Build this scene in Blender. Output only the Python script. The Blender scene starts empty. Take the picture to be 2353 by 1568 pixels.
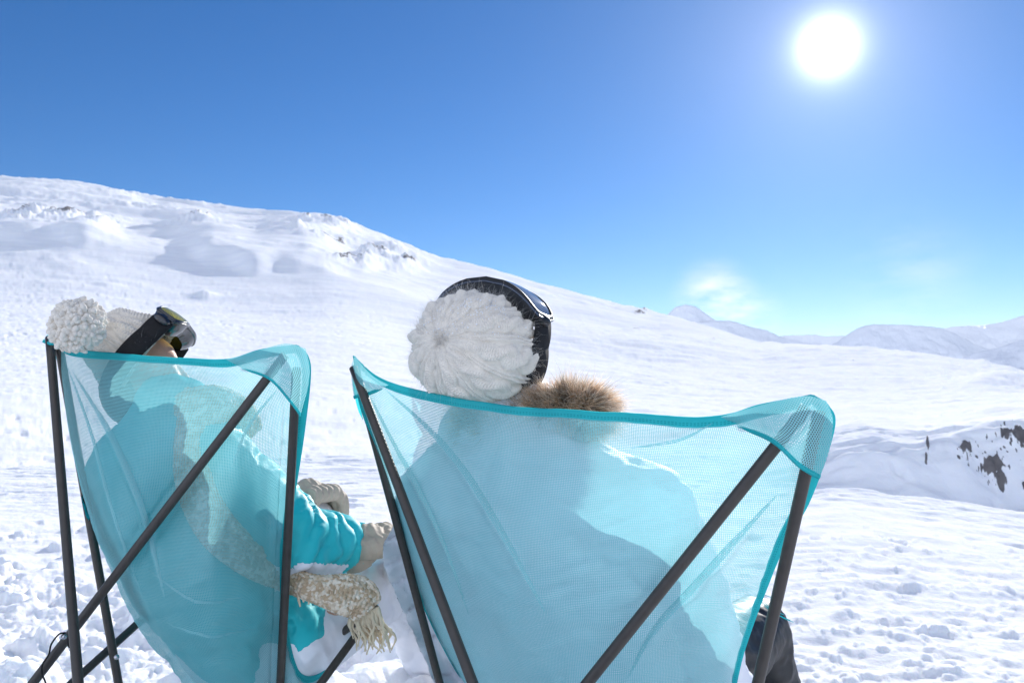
import bpy, bmesh, math, random
import numpy as np
from mathutils import Vector, Matrix

random.seed(4)
RNG = np.random.default_rng(7)
S = bpy.context.scene
C = S.collection

# ------------------------------------------------------------------ camera
CU, CV, F = 1176.0, 784.0, 1900.0          # the photograph measured on a 2352 x 1568 grid
CAM_H, VH = 0.95, 880.0
PITCH = math.atan((VH - CV) / F)
cam_d = bpy.data.cameras.new('camera')
cam = bpy.data.objects.new('camera', cam_d); C.objects.link(cam)
cam_d.sensor_width = 36.0
cam_d.lens = 36.0 * F / 2352.0
cam_d.clip_start = 0.05; cam_d.clip_end = 20000
cam.location = (0, 0, CAM_H)
cam.rotation_euler = (math.pi/2 + PITCH, 0, 0)
cam_d.dof.use_dof = True
cam_d.dof.focus_distance = 1.75
cam_d.dof.aperture_fstop = 9.0
S.camera = cam
CP = np.array([0, 0, CAM_H])
AR = np.array([1.0, 0, 0]); AU = np.array([0, -math.sin(PITCH), math.cos(PITCH)]); AF = np.array([0, math.cos(PITCH), math.sin(PITCH)])
def P(u, v, d):
    return CP + AR*((u-CU)/F*d) + AU*((CV-v)/F*d) + AF*d
def PA(a):
    a = np.asarray(a, float)
    return CP + a[..., 0:1]*0 + AR*((a[..., 0:1]-CU)/F*a[..., 2:3]) + AU*((CV-a[..., 1:2])/F*a[..., 2:3]) + AF*a[..., 2:3]
def proj(p):
    q = p - CP
    d = q @ AF
    return CU + (q @ AR)/d*F, CV - (q @ AU)/d*F, d
def VEC(x, up, away):
    v = AR*x + AU*up + AF*away
    return v/np.linalg.norm(v)

# ------------------------------------------------------------------ noise
def _h(ix, iy, iz, seed):
    n = (ix.astype(np.int64)*374761393 + iy.astype(np.int64)*668265263 + iz.astype(np.int64)*2147483647 + seed*1274126177) & 0xffffffff
    n = ((n ^ (n >> 13)) * 1274126177) & 0xffffffff
    n = ((n ^ (n >> 15)) * 2246822519) & 0xffffffff
    n = n ^ (n >> 16)
    return (n & 0xffffff).astype(np.float64)/0xffffff
def vnoise(x, y, z=None, seed=0):
    if z is None: z = np.zeros_like(x)
    fx, fy, fz = np.floor(x), np.floor(y), np.floor(z)
    tx, ty, tz = x-fx, y-fy, z-fz
    ix, iy, iz = fx.astype(np.int64), fy.astype(np.int64), fz.astype(np.int64)
    sx, sy, sz = [t*t*t*(t*(t*6-15)+10) for t in (tx, ty, tz)]
    def g(a, b, c):
        i, j, k = ix+a, iy+b, iz+c
        ax, ay, az = _h(i, j, k, seed)*2-1, _h(i, j, k, seed+51)*2-1, _h(i, j, k, seed+97)*2-1
        return ax*(tx-a) + ay*(ty-b) + az*(tz-c)
    def L(a, b, t): return a + (b-a)*t
    if np.all(z == 0):
        return L(L(g(0,0,0), g(1,0,0), sx), L(g(0,1,0), g(1,1,0), sx), sy)*1.6
    return L(L(L(g(0,0,0), g(1,0,0), sx), L(g(0,1,0), g(1,1,0), sx), sy),
             L(L(g(0,0,1), g(1,0,1), sx), L(g(0,1,1), g(1,1,1), sx), sy), sz)*1.6
def fbm(x, y, z=None, o=4, seed=0, gain=.5, lac=2.03):
    s = 0; a = 1
    for k in range(o):
        s = s + a*vnoise(x, y, z, seed+k*13)
        x = x*lac + 3.1; y = y*lac - 1.7
        if z is not None: z = z*lac + .7
        a *= gain
    return s
def sstep(a, b, x):
    t = np.clip((x-a)/(b-a), 0, 1); return t*t*(3-2*t)

# ------------------------------------------------------------------ object helpers
def link(o, parent=None):
    C.objects.link(o)
    if parent is not None: o.parent = parent
    return o
def tag(o, label=None, cat=None, group=None, kind=None):
    if label: o['label'] = label
    if cat: o['category'] = cat
    if group: o['group'] = group
    if kind: o['kind'] = kind
    return o
def empty(name, loc):
    o = bpy.data.objects.new(name, None); o.empty_display_size = .1
    C.objects.link(o); o.location = tuple(loc)
    bpy.context.view_layer.update()
    return o
def rootof(p):
    r = Vector((0, 0, 0))
    while p is not None:
        r += p.location; p = p.parent
    return np.array(r)
def obj(name, verts, faces, mat, parent=None, uv=None, smooth=True, label=None):
    """one mesh object; verts in world space"""
    verts = np.asarray(verts, float) - rootof(parent)
    me = bpy.data.meshes.new(name)
    if isinstance(faces, np.ndarray) and faces.ndim == 2 and faces.shape[1] == 4:
        n = len(faces)
        me.vertices.add(len(verts)); me.vertices.foreach_set('co', verts.astype(np.float32).ravel())
        me.loops.add(n*4); me.loops.foreach_set('vertex_index', faces.astype(np.int32).ravel())
        me.polygons.add(n); me.polygons.foreach_set('loop_start', np.arange(0, n*4, 4, dtype=np.int32))
        me.update(calc_edges=True)
    else:
        me.from_pydata(verts.tolist(), [], [tuple(int(i) for i in f) for f in faces])
    if uv is not None:
        l = me.uv_layers.new(name='UVMap')
        vi = np.empty(len(me.loops), np.int32); me.loops.foreach_get('vertex_index', vi)
        l.data.foreach_set('uv', np.asarray(uv, np.float32)[vi].ravel())
    me.polygons.foreach_set('use_smooth', [smooth]*len(me.polygons))
    for m in (mat if isinstance(mat, (list, tuple)) else [mat]): me.materials.append(m)
    me.validate(); me.update()
    o = bpy.data.objects.new(name, me); link(o, parent)
    if label: o['label'] = label
    return o
def grid_faces(nr, nc, wrap=False):
    r = np.arange(nr-1)[:, None]; c = np.arange(nc if wrap else nc-1)[None, :]
    c2 = (c+1) % nc
    return np.stack([r*nc+c+0*r, r*nc+c2, (r+1)*nc+c2, (r+1)*nc+c], -1).reshape(-1, 4)
class MB:
    def __init__(s): s.v = []; s.f = []; s.n = 0; s.uv = []
    def add(s, v, f, uv=None):
        v = np.asarray(v, float)
        s.v.append(v); s.f += [tuple(int(i)+s.n for i in q) for q in f]; s.n += len(v)
        s.uv.append(np.asarray(uv, float) if uv is not None else np.zeros((len(v), 2)))
    def build(s, name, mat, parent=None, **k):
        return obj(name, np.concatenate(s.v), s.f, mat, parent, uv=np.concatenate(s.uv), **k)
def catmull(pts, n):
    pts = np.asarray(pts, float); m = len(pts)
    t = np.linspace(0, m-1, n); i = np.clip(np.floor(t).astype(int), 0, m-2); f = (t-i)
    f = f.reshape([-1]+[1]*(pts.ndim-1))
    ext = np.concatenate([[2*pts[0]-pts[1]], pts, [2*pts[-1]-pts[-2]]])
    p0, p1, p2, p3 = ext[i], ext[i+1], ext[i+2], ext[i+3]
    return .5*((2*p1)+(-p0+p2)*f+(2*p0-5*p1+4*p2-p3)*f*f+(-p0+3*p1-3*p2+p3)*f**3)
def tube(path, rad, n=12, caps=True, flat=1.0, ref=None):
    path = np.asarray(path, float); m = len(path)
    rad = np.broadcast_to(np.asarray(rad, float), (m,))
    T = np.gradient(path, axis=0); T /= np.linalg.norm(T, axis=1)[:, None]
    r = np.array([0, 0, 1.0]) if ref is None else np.asarray(ref, float)
    if abs(T[0] @ r) > .95 and ref is None: r = np.array([1.0, 0, 0])
    N = []
    a = r - T[0]*(r @ T[0]); a /= np.linalg.norm(a)
    for k in range(m):
        a = a - T[k]*(a @ T[k]); a /= np.linalg.norm(a); N.append(a)
    N = np.array(N); B = np.cross(T, N)
    th = np.linspace(0, 2*math.pi, n, endpoint=False)
    v = path[:, None]+rad[:, None, None]*(np.cos(th)[None, :, None]*N[:, None]*flat+np.sin(th)[None, :, None]*B[:, None])
    L = np.concatenate([[0], np.cumsum(np.linalg.norm(np.diff(path, axis=0), axis=1))])
    uv = np.stack([np.broadcast_to(th/(2*math.pi), (m, n)), np.broadcast_to(L[:, None], (m, n))], -1).reshape(-1, 2)
    f = [tuple(q) for q in grid_faces(m, n, True)]
    v = v.reshape(-1, 3)
    if caps:
        f.append(tuple(range(n))[::-1]); f.append(tuple((m-1)*n+k for k in range(n)))
    return v, f, uv
def ico(sub):
    bm = bmesh.new(); bmesh.ops.create_icosphere(bm, subdivisions=sub, radius=1)
    v = np.array([q.co[:] for q in bm.verts]); f = [tuple(x.index for x in q.verts) for q in bm.faces]; bm.free()
    return v, f
ICO2, ICO3, ICO5 = ico(2), ico(3), ico(5)
def capsule(a, b, ra, rb, sa=(1, 1, 1)):
    """tapered limb from a to b"""
    a = np.asarray(a, float); b = np.asarray(b, float); L = np.linalg.norm(b-a); d = (b-a)/L
    ks = np.linspace(-1, 1, 9)
    path = []; rad = []
    for t in np.linspace(-math.pi/2, 0, 6)[1:]:
        path.append(a+d*ra*math.sin(t)); rad.append(ra*math.cos(t))
    for t in np.linspace(0, 1, 7)[1:-1]:
        path.append(a+(b-a)*t); rad.append(ra+(rb-ra)*t)
    for t in np.linspace(0, math.pi/2, 6)[:-1]:
        path.append(b+d*rb*math.sin(t)); rad.append(rb*math.cos(t))
    return tube(path, rad, 16)
def sdf_mesh(prims, voxel=.008, smooth=8, fac=.6):
    """union of closed shapes -> one continuous smooth surface, as arrays"""
    m = MB()
    for q in prims: m.add(*q)
    me = bpy.data.meshes.new('tmp'); me.from_pydata(np.concatenate(m.v).tolist(), [], m.f)
    o = bpy.data.objects.new('tmp', me); C.objects.link(o)
    r = o.modifiers.new('r', 'REMESH'); r.mode = 'VOXEL'; r.voxel_size = voxel
    s = o.modifiers.new('s', 'SMOOTH'); s.iterations = smooth; s.factor = fac
    dg = bpy.context.evaluated_depsgraph_get(); e = o.evaluated_get(dg); em = e.to_mesh()
    v = np.empty(len(em.vertices)*3); em.vertices.foreach_get('co', v); v = v.reshape(-1, 3)
    nn = np.empty(len(em.vertices)*3, np.float32); em.vertices.foreach_get('normal', nn); nn = nn.reshape(-1, 3).astype(float)
    f = [tuple(p.vertices) for p in em.polygons]
    e.to_mesh_clear(); bpy.data.objects.remove(o); bpy.data.meshes.remove(me)
    if f and all(len(q) == 4 for q in f): f = np.array(f)
    return v, nn, f
def ell(c, r, axes=None):
    A = np.eye(3) if axes is None else np.array(axes)
    v = (ICO3[0]*np.array(r)) @ A + np.asarray(c)
    return v, ICO3[1]

# ------------------------------------------------------------------ materials
def mat(name):
    m = bpy.data.materials.new(name); m.use_nodes = True
    nt = m.node_tree; nt.nodes.clear()
    out = nt.nodes.new('ShaderNodeOutputMaterial')
    return m, nt, out
def N(nt, typ, **k):
    n = nt.nodes.new(typ)
    for a, b in k.items():
        if a == 'inp':
            for i, x in b.items(): n.inputs[i].default_value = x
        else: setattr(n, a, b)
    return n
def simple(name, col, rough=.6, metal=0., spec=.5, noise=None, bump=None, sub=0., sheen=0., coat=0., col2=None, coords='Object'):
    m, nt, out = mat(name)
    p = N(nt, 'ShaderNodeBsdfPrincipled')
    p.inputs['Base Color'].default_value = (*col, 1); p.inputs['Roughness'].default_value = rough
    p.inputs['Metallic'].default_value = metal; p.inputs['Specular IOR Level'].default_value = spec
    if sub: p.inputs['Subsurface Weight'].default_value = sub; p.inputs['Subsurface Radius'].default_value = (.02, .02, .02)
    if sheen: p.inputs['Sheen Weight'].default_value = sheen; p.inputs['Sheen Roughness'].default_value = .5
    if coat: p.inputs['Coat Weight'].default_value = coat; p.inputs['Coat Roughness'].default_value = .08
    nt.links.new(p.outputs[0], out.inputs[0])
    tc = N(nt, 'ShaderNodeTexCoord')
    if noise:
        nz = N(nt, 'ShaderNodeTexNoise', inp={'Scale': noise[0], 'Detail': 5.})
        nt.links.new(tc.outputs[coords], nz.inputs['Vector'])
        mx = N(nt, 'ShaderNodeMix', data_type='RGBA')
        cr = N(nt, 'ShaderNodeMapRange', inp={1: .35, 2: .65})
        nt.links.new(nz.outputs[0], cr.inputs[0]); nt.links.new(cr.outputs[0], mx.inputs[0])
        c2 = col2 or tuple(x*(1-noise[1]) for x in col)
        mx.inputs[6].default_value = (*col, 1); mx.inputs[7].default_value = (*c2, 1)
        nt.links.new(mx.outputs[2], p.inputs['Base Color'])
    if bump:
        nb = N(nt, 'ShaderNodeTexNoise', inp={'Scale': bump[0], 'Detail': 4.})
        nt.links.new(tc.outputs[coords], nb.inputs['Vector'])
        bp = N(nt, 'ShaderNodeBump', inp={'Strength': bump[1], 'Distance': bump[2]})
        nt.links.new(nb.outputs[0], bp.inputs['Height']); nt.links.new(bp.outputs[0], p.inputs['Normal'])
    return m
TURQ = (.27, .63, .665)
def mesh_fabric(name, pitch=.0034, thresh=.292, col=TURQ):
    """open weave: square holes between threads, laid in metres along the cloth"""
    m, nt, out = mat(name)
    uv = N(nt, 'ShaderNodeTexCoord')
    sp = N(nt, 'ShaderNodeSeparateXYZ'); nt.links.new(uv.outputs['UV'], sp.inputs[0])
    hs = []
    for k in (0, 1):
        a = N(nt, 'ShaderNodeMath', operation='MULTIPLY', inp={1: 1/pitch}); nt.links.new(sp.outputs[k], a.inputs[0])
        b = N(nt, 'ShaderNodeMath', operation='PINGPONG', inp={1: .5}); nt.links.new(a.outputs[0], b.inputs[0])
        c = N(nt, 'ShaderNodeMath', operation='LESS_THAN', inp={1: thresh}); nt.links.new(b.outputs[0], c.inputs[0])
        hs.append(c)
    h = N(nt, 'ShaderNodeMath', operation='MULTIPLY'); nt.links.new(hs[0].outputs[0], h.inputs[0]); nt.links.new(hs[1].outputs[0], h.inputs[1])
    nz = N(nt, 'ShaderNodeTexNoise', inp={'Scale': 9., 'Detail': 3.}); nt.links.new(uv.outputs['Object'], nz.inputs['Vector'])
    mx = N(nt, 'ShaderNodeMix', data_type='RGBA'); nt.links.new(nz.outputs[0], mx.inputs[0])
    mx.inputs[6].default_value = (*[x*.86 for x in col], 1); mx.inputs[7].default_value = (*[min(1, x*1.14) for x in col], 1)
    d = N(nt, 'ShaderNodeBsdfDiffuse'); t = N(nt, 'ShaderNodeBsdfTranslucent'); g = N(nt, 'ShaderNodeBsdfGlossy', inp={'Roughness': .35})
    nt.links.new(mx.outputs[2], d.inputs[0]); nt.links.new(mx.outputs[2], t.inputs[0])
    a1 = N(nt, 'ShaderNodeMixShader', inp={0: .45}); nt.links.new(d.outputs[0], a1.inputs[1]); nt.links.new(t.outputs[0], a1.inputs[2])
    a2 = N(nt, 'ShaderNodeMixShader', inp={0: .07}); nt.links.new(a1.outputs[0], a2.inputs[1]); nt.links.new(g.outputs[0], a2.inputs[2])
    tr = N(nt, 'ShaderNodeBsdfTransparent')
    a3 = N(nt, 'ShaderNodeMixShader'); nt.links.new(h.outputs[0], a3.inputs[0]); nt.links.new(a2.outputs[0], a3.inputs[1]); nt.links.new(tr.outputs[0], a3.inputs[2])
    nt.links.new(a3.outputs[0], out.inputs[0])
    return m
def tape_mat():
    m, nt, out = mat('binding_tape')
    tc = N(nt, 'ShaderNodeTexCoord'); sp = N(nt, 'ShaderNodeSeparateXYZ'); nt.links.new(tc.outputs['UV'], sp.inputs[0])
    # two rows of stitching: U across 0..1, V along in metres
    def near(v, w):
        s = N(nt, 'ShaderNodeMath', operation='SUBTRACT', inp={1: v}); nt.links.new(sp.outputs[0], s.inputs[0])
        a = N(nt, 'ShaderNodeMath', operation='ABSOLUTE'); nt.links.new(s.outputs[0], a.inputs[0])
        l = N(nt, 'ShaderNodeMath', operation='LESS_THAN', inp={1: w}); nt.links.new(a.outputs[0], l.inputs[0]); return l
    n1, n2 = near(.62, .03), near(.80, .03)
    ad = N(nt, 'ShaderNodeMath', operation='ADD'); nt.links.new(n1.outputs[0], ad.inputs[0]); nt.links.new(n2.outputs[0], ad.inputs[1])
    s = N(nt, 'ShaderNodeMath', operation='MULTIPLY', inp={1: 1/.007}); nt.links.new(sp.outputs[1], s.inputs[0])
    fr = N(nt, 'ShaderNodeMath', operation='FRACT'); nt.links.new(s.outputs[0], fr.inputs[0])
    ls = N(nt, 'ShaderNodeMath', operation='LESS_THAN', inp={1: .6}); nt.links.new(fr.outputs[0], ls.inputs[0])
    st = N(nt, 'ShaderNodeMath', operation='MULTIPLY'); nt.links.new(ad.outputs[0], st.inputs[0]); nt.links.new(ls.outputs[0], st.inputs[1])
    mx = N(nt, 'ShaderNodeMix', data_type='RGBA'); nt.links.new(st.outputs[0], mx.inputs[0])
    nz = N(nt, 'ShaderNodeTexNoise', inp={'Scale': 25., 'Detail': 4.}); nt.links.new(tc.outputs['Object'], nz.inputs['Vector'])
    m2 = N(nt, 'ShaderNodeMix', data_type='RGBA'); nt.links.new(nz.outputs[0], m2.inputs[0])
    m2.inputs[6].default_value = (.05, .56, .60, 1); m2.inputs[7].default_value = (.08, .66, .69, 1)
    nt.links.new(m2.outputs[2], mx.inputs[6]); mx.inputs[7].default_value = (.02, .34, .38, 1)
    d = N(nt, 'ShaderNodeBsdfDiffuse'); t = N(nt, 'ShaderNodeBsdfTranslucent')
    nt.links.new(mx.outputs[2], d.inputs[0]); nt.links.new(mx.outputs[2], t.inputs[0])
    bp = N(nt, 'ShaderNodeBump', inp={'Strength': .5, 'Distance': .001}); bp.invert = True
    nt.links.new(st.outputs[0], bp.inputs['Height']); nt.links.new(bp.outputs[0], d.inputs['Normal'])
    a = N(nt, 'ShaderNodeMixShader', inp={0: .5}); nt.links.new(d.outputs[0], a.inputs[1]); nt.links.new(t.outputs[0], a.inputs[2])
    nt.links.new(a.outputs[0], out.inputs[0])
    return m
def snow_mat():
    m, nt, out = mat('snow')
    p = N(nt, 'ShaderNodeBsdfPrincipled', inp={'Roughness': .55})
    p.inputs['Specular IOR Level'].default_value = .0
    p.inputs['Subsurface Weight'].default_value = .3; p.inputs['Subsurface Radius'].default_value = (.035, .045, .06); p.inputs['Subsurface Scale'].default_value = 1.
    tc = N(nt, 'ShaderNodeTexCoord')
    geo = N(nt, 'ShaderNodeNewGeometry')
    # rock shows only where the attribute says the wind has bared it
    at = N(nt, 'ShaderNodeAttribute', attribute_name='rock')
    nz = N(nt, 'ShaderNodeTexNoise', inp={'Scale': 1.6, 'Detail': 9., 'Roughness': .7}); nt.links.new(tc.outputs['Object'], nz.inputs['Vector'])
    ml = N(nt, 'ShaderNodeMath', operation='MULTIPLY'); nt.links.new(at.outputs['Fac'], ml.inputs[0]); nt.links.new(nz.outputs[0], ml.inputs[1])
    mr = N(nt, 'ShaderNodeMapRange', inp={1: .42, 2: .5}); nt.links.new(ml.outputs[0], mr.inputs[0])
    mx = N(nt, 'ShaderNodeMix', data_type='RGBA'); nt.links.new(mr.outputs[0], mx.inputs[0])
    m0 = N(nt, 'ShaderNodeMapping'); m0.inputs['Scale'].default_value = (.12, .5, 1); nt.links.new(tc.outputs['Object'], m0.inputs[0])
    n0 = N(nt, 'ShaderNodeTexNoise', inp={'Scale': 1.0, 'Detail': 9., 'Roughness': .65}); nt.links.new(m0.outputs[0], n0.inputs['Vector'])
    q0 = N(nt, 'ShaderNodeMapRange', inp={1: .35, 2: .62}); nt.links.new(n0.outputs[0], q0.inputs[0])
    c0 = N(nt, 'ShaderNodeMix', data_type='RGBA'); nt.links.new(q0.outputs[0], c0.inputs[0])
    c0.inputs[6].default_value = (.83, .845, .885, 1); c0.inputs[7].default_value = (.93, .935, .945, 1)
    nt.links.new(c0.outputs[2], mx.inputs[6])
    n5 = N(nt, 'ShaderNodeTexNoise', inp={'Scale': 11., 'Detail': 8.}); nt.links.new(tc.outputs['Object'], n5.inputs['Vector'])
    r5 = N(nt, 'ShaderNodeMix', data_type='RGBA'); nt.links.new(n5.outputs[0], r5.inputs[0]); r5.inputs[6].default_value = (.05, .05, .06, 1); r5.inputs[7].default_value = (.26, .24, .23, 1)
    nt.links.new(r5.outputs[2], mx.inputs[7])
    nt.links.new(mx.outputs[2], p.inputs['Base Color'])
    b1 = N(nt, 'ShaderNodeTexNoise', inp={'Scale': 14., 'Detail': 9., 'Roughness': .62}); nt.links.new(tc.outputs['Object'], b1.inputs['Vector'])
    mp = N(nt, 'ShaderNodeMapping'); mp.inputs['Scale'].default_value = (.35, 1.1, 1); nt.links.new(tc.outputs['Object'], mp.inputs[0])
    b2 = N(nt, 'ShaderNodeTexNoise', inp={'Scale': 1.3, 'Detail': 9., 'Roughness': .6}); nt.links.new(mp.outputs[0], b2.inputs['Vector'])
    u1 = N(nt, 'ShaderNodeBump', inp={'Strength': .35, 'Distance': .03}); nt.links.new(b1.outputs[0], u1.inputs['Height'])
    u2 = N(nt, 'ShaderNodeBump', inp={'Strength': .16, 'Distance': .2}); nt.links.new(b2.outputs[0], u2.inputs['Height'])
    nt.links.new(u1.outputs[0], u2.inputs['Normal']); nt.links.new(u2.outputs[0], p.inputs['Normal'])
    nt.links.new(p.outputs[0], out.inputs[0])
    return m
M = {}
M['snow'] = snow_mat()
M['mesh'] = mesh_fabric('open_weave_fabric')
M['tape'] = tape_mat()
M['crease'] = mesh_fabric('creased_weave_fabric', thresh=.25)
M['pocket'] = mesh_fabric('doubled_weave_fabric', thresh=.27)
M['rod'] = simple('powder_coated_tube', (.045, .038, .033), .42, 0., .5, noise=(60, .2), bump=(900, .12, .0003))
M['bolt'] = simple('zinc_bolt', (.6, .6, .62), .25, 1., .5, noise=(300, .2))
M['black'] = simple('black_webbing', (.012, .012, .014), .75, 0., .3, noise=(200, .3), bump=(600, .4, .0006))
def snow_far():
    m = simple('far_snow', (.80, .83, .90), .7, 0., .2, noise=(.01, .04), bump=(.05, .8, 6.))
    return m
M['farsnow'] = snow_far()

# ------------------------------------------------------------------ light
SU, SV = 1902.0, 108.0
sd = P(SU, SV, 1.0) - CP; sd /= np.linalg.norm(sd)
SUN_EL = math.asin(sd[2]); SUN_AZ = math.atan2(sd[0], sd[1])      # azimuth from +Y towards +X
w = bpy.data.worlds.new('World'); S.world = w; w.use_nodes = True
nt = w.node_tree; nt.nodes.clear()
wo = N(nt, 'ShaderNodeOutputWorld'); bg = N(nt, 'ShaderNodeBackground'); nt.links.new(bg.outputs[0], wo.inputs[0])
SKY = .053
bg.inputs[1].default_value = SKY
sky = N(nt, 'ShaderNodeTexSky', sky_type='NISHITA'); sky.sun_disc = False
sky.sun_elevation = SUN_EL; sky.sun_rotation = SUN_AZ
sky.altitude = 2500; sky.air_density = 1.0; sky.dust_density = .1; sky.ozone_density = 3.2
geo = N(nt, 'ShaderNodeTexCoord')
dot = N(nt, 'ShaderNodeVectorMath', operation='DOT_PRODUCT'); nt.links.new(geo.outputs['Generated'], dot.inputs[0]); dot.inputs[1].default_value = tuple(sd)
ac = N(nt, 'ShaderNodeMath', operation='ARCCOSINE'); nt.links.new(dot.outputs['Value'], ac.inputs[0])
def glow(sig, amp, powr=2.0):
    a = N(nt, 'ShaderNodeMath', operation='DIVIDE', inp={1: sig}); nt.links.new(ac.outputs[0], a.inputs[0])
    b = N(nt, 'ShaderNodeMath', operation='POWER', inp={1: powr}); nt.links.new(a.outputs[0], b.inputs[0])
    c = N(nt, 'ShaderNodeMath', operation='MULTIPLY', inp={1: -1.}); nt.links.new(b.outputs[0], c.inputs[0])
    d = N(nt, 'ShaderNodeMath', operation='EXPONENT'); nt.links.new(c.outputs[0], d.inputs[0])
    e = N(nt, 'ShaderNodeMath', operation='MULTIPLY', inp={1: amp/SKY}); nt.links.new(d.outputs[0], e.inputs[0])
    return e
def addc(prev, g, col):
    v = N(nt, 'ShaderNodeVectorMath', operation='SCALE'); v.inputs[0].default_value = col; nt.links.new(g.outputs[0], v.inputs['Scale'])
    a = N(nt, 'ShaderNodeVectorMath', operation='ADD'); nt.links.new(prev, a.inputs[0]); nt.links.new(v.outputs[0], a.inputs[1]); return a.outputs[0]
tint = N(nt, 'ShaderNodeVectorMath', operation='MULTIPLY'); nt.links.new(sky.outputs[0], tint.inputs[0]); tint.inputs[1].default_value = (.97, 1.0, 1.05)
hs = N(nt, 'ShaderNodeHueSaturation', inp={'Hue': .504, 'Saturation': 1.27}); nt.links.new(tint.outputs[0], hs.inputs['Color'])
cur = hs.outputs[0]
cur = addc(cur, glow(.0165, 2.4, 1.25), (1, .99, .97))
cur = addc(cur, glow(.08, .17, 1.1), (1, .97, 1.0))
cur = addc(cur, glow(.24, .07, 1.5), (.75, .9, 1.0))
# thin cloud and blown snow low over the far ridge
mp = N(nt, 'ShaderNodeMapping'); mp.inputs['Scale'].default_value = (3, 3, 9); nt.links.new(geo.outputs['Generated'], mp.inputs[0])
cn = N(nt, 'ShaderNodeTexNoise', inp={'Scale': 2.6, 'Detail': 7., 'Roughness': .6}); nt.links.new(mp.outputs[0], cn.inputs['Vector'])
def puff(u, v, s, amp):
    global cur
    d0 = P(u, v, 1.) - CP; d0 /= np.linalg.norm(d0)
    dt = N(nt, 'ShaderNodeVectorMath', operation='DISTANCE'); nt.links.new(geo.outputs['Generated'], dt.inputs[0]); dt.inputs[1].default_value = tuple(d0)
    r = N(nt, 'ShaderNodeMapRange', inp={1: s, 2: 0., 3: 0., 4: 1.}); r.interpolation_type = 'SMOOTHSTEP'; nt.links.new(dt.outputs['Value'], r.inputs[0])
    c = N(nt, 'ShaderNodeMapRange', inp={1: .42, 2: .75, 3: 0., 4: amp/SKY}); nt.links.new(cn.outputs[0], c.inputs[0])
    m_ = N(nt, 'ShaderNodeMath', operation='MULTIPLY'); nt.links.new(r.outputs[0], m_.inputs[0]); nt.links.new(c.outputs[0], m_.inputs[1])
    cur = addc(cur, m_, (1.7, 1.0, .8))
# added foreground fill: unseen cloud-like glow in the sky behind the camera
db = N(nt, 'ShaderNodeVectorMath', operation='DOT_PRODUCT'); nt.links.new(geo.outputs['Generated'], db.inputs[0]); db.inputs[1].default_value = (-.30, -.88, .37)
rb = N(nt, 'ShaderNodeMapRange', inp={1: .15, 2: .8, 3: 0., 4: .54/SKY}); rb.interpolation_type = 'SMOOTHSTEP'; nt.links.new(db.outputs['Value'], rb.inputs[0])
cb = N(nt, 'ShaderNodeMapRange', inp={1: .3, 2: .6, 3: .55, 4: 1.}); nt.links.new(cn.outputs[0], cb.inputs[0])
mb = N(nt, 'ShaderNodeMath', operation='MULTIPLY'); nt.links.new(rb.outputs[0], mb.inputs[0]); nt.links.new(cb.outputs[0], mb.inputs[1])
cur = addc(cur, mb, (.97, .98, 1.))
puff(1640, 690, .06, .34); puff(1720, 735, .05, .2); puff(2090, 640, .09, .07)
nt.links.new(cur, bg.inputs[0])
sl = bpy.data.lights.new('sun', 'SUN'); sl.energy = 3.0; sl.angle = math.radians(.6); sl.color = (1, .965, .91)
so = bpy.data.objects.new('sun', sl); C.objects.link(so)
so.rotation_euler = Vector(tuple(-sd)).to_track_quat('-Z', 'Y').to_euler()
S.view_settings.view_transform = 'Standard'; S.view_settings.look = 'None'
S.view_settings.exposure = 1.08; S.view_settings.gamma = 1
S.cycles.max_bounces = 8; S.cycles.transparent_max_bounces = 24; S.cycles.diffuse_bounces = 6
S.cycles.use_denoising = True
# the thin bright air that pales the far ridges
def haze():
    m, nt, out = mat('haze')
    v = N(nt, 'ShaderNodeVolumePrincipled'); v.inputs['Color'].default_value = (.82, .88, 1, 1); v.inputs['Density'].default_value = .00010; v.inputs['Anisotropy'].default_value = .35
    nt.links.new(v.outputs[0], out.inputs['Volume'])
    x0, x1, y0, y1, z0, z1 = -3500, 3500, -1300, 3600, -420, 190
    vs = [(x, y, z) for z in (z0, z1) for y in (y0, y1) for x in (x0, x1)]
    o = obj('haze', vs, [(0,2,3,1),(4,5,7,6),(0,1,5,4),(2,6,7,3),(0,4,6,2),(1,3,7,5)], m, smooth=False)
    tag(o, kind='stuff')
haze()

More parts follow.
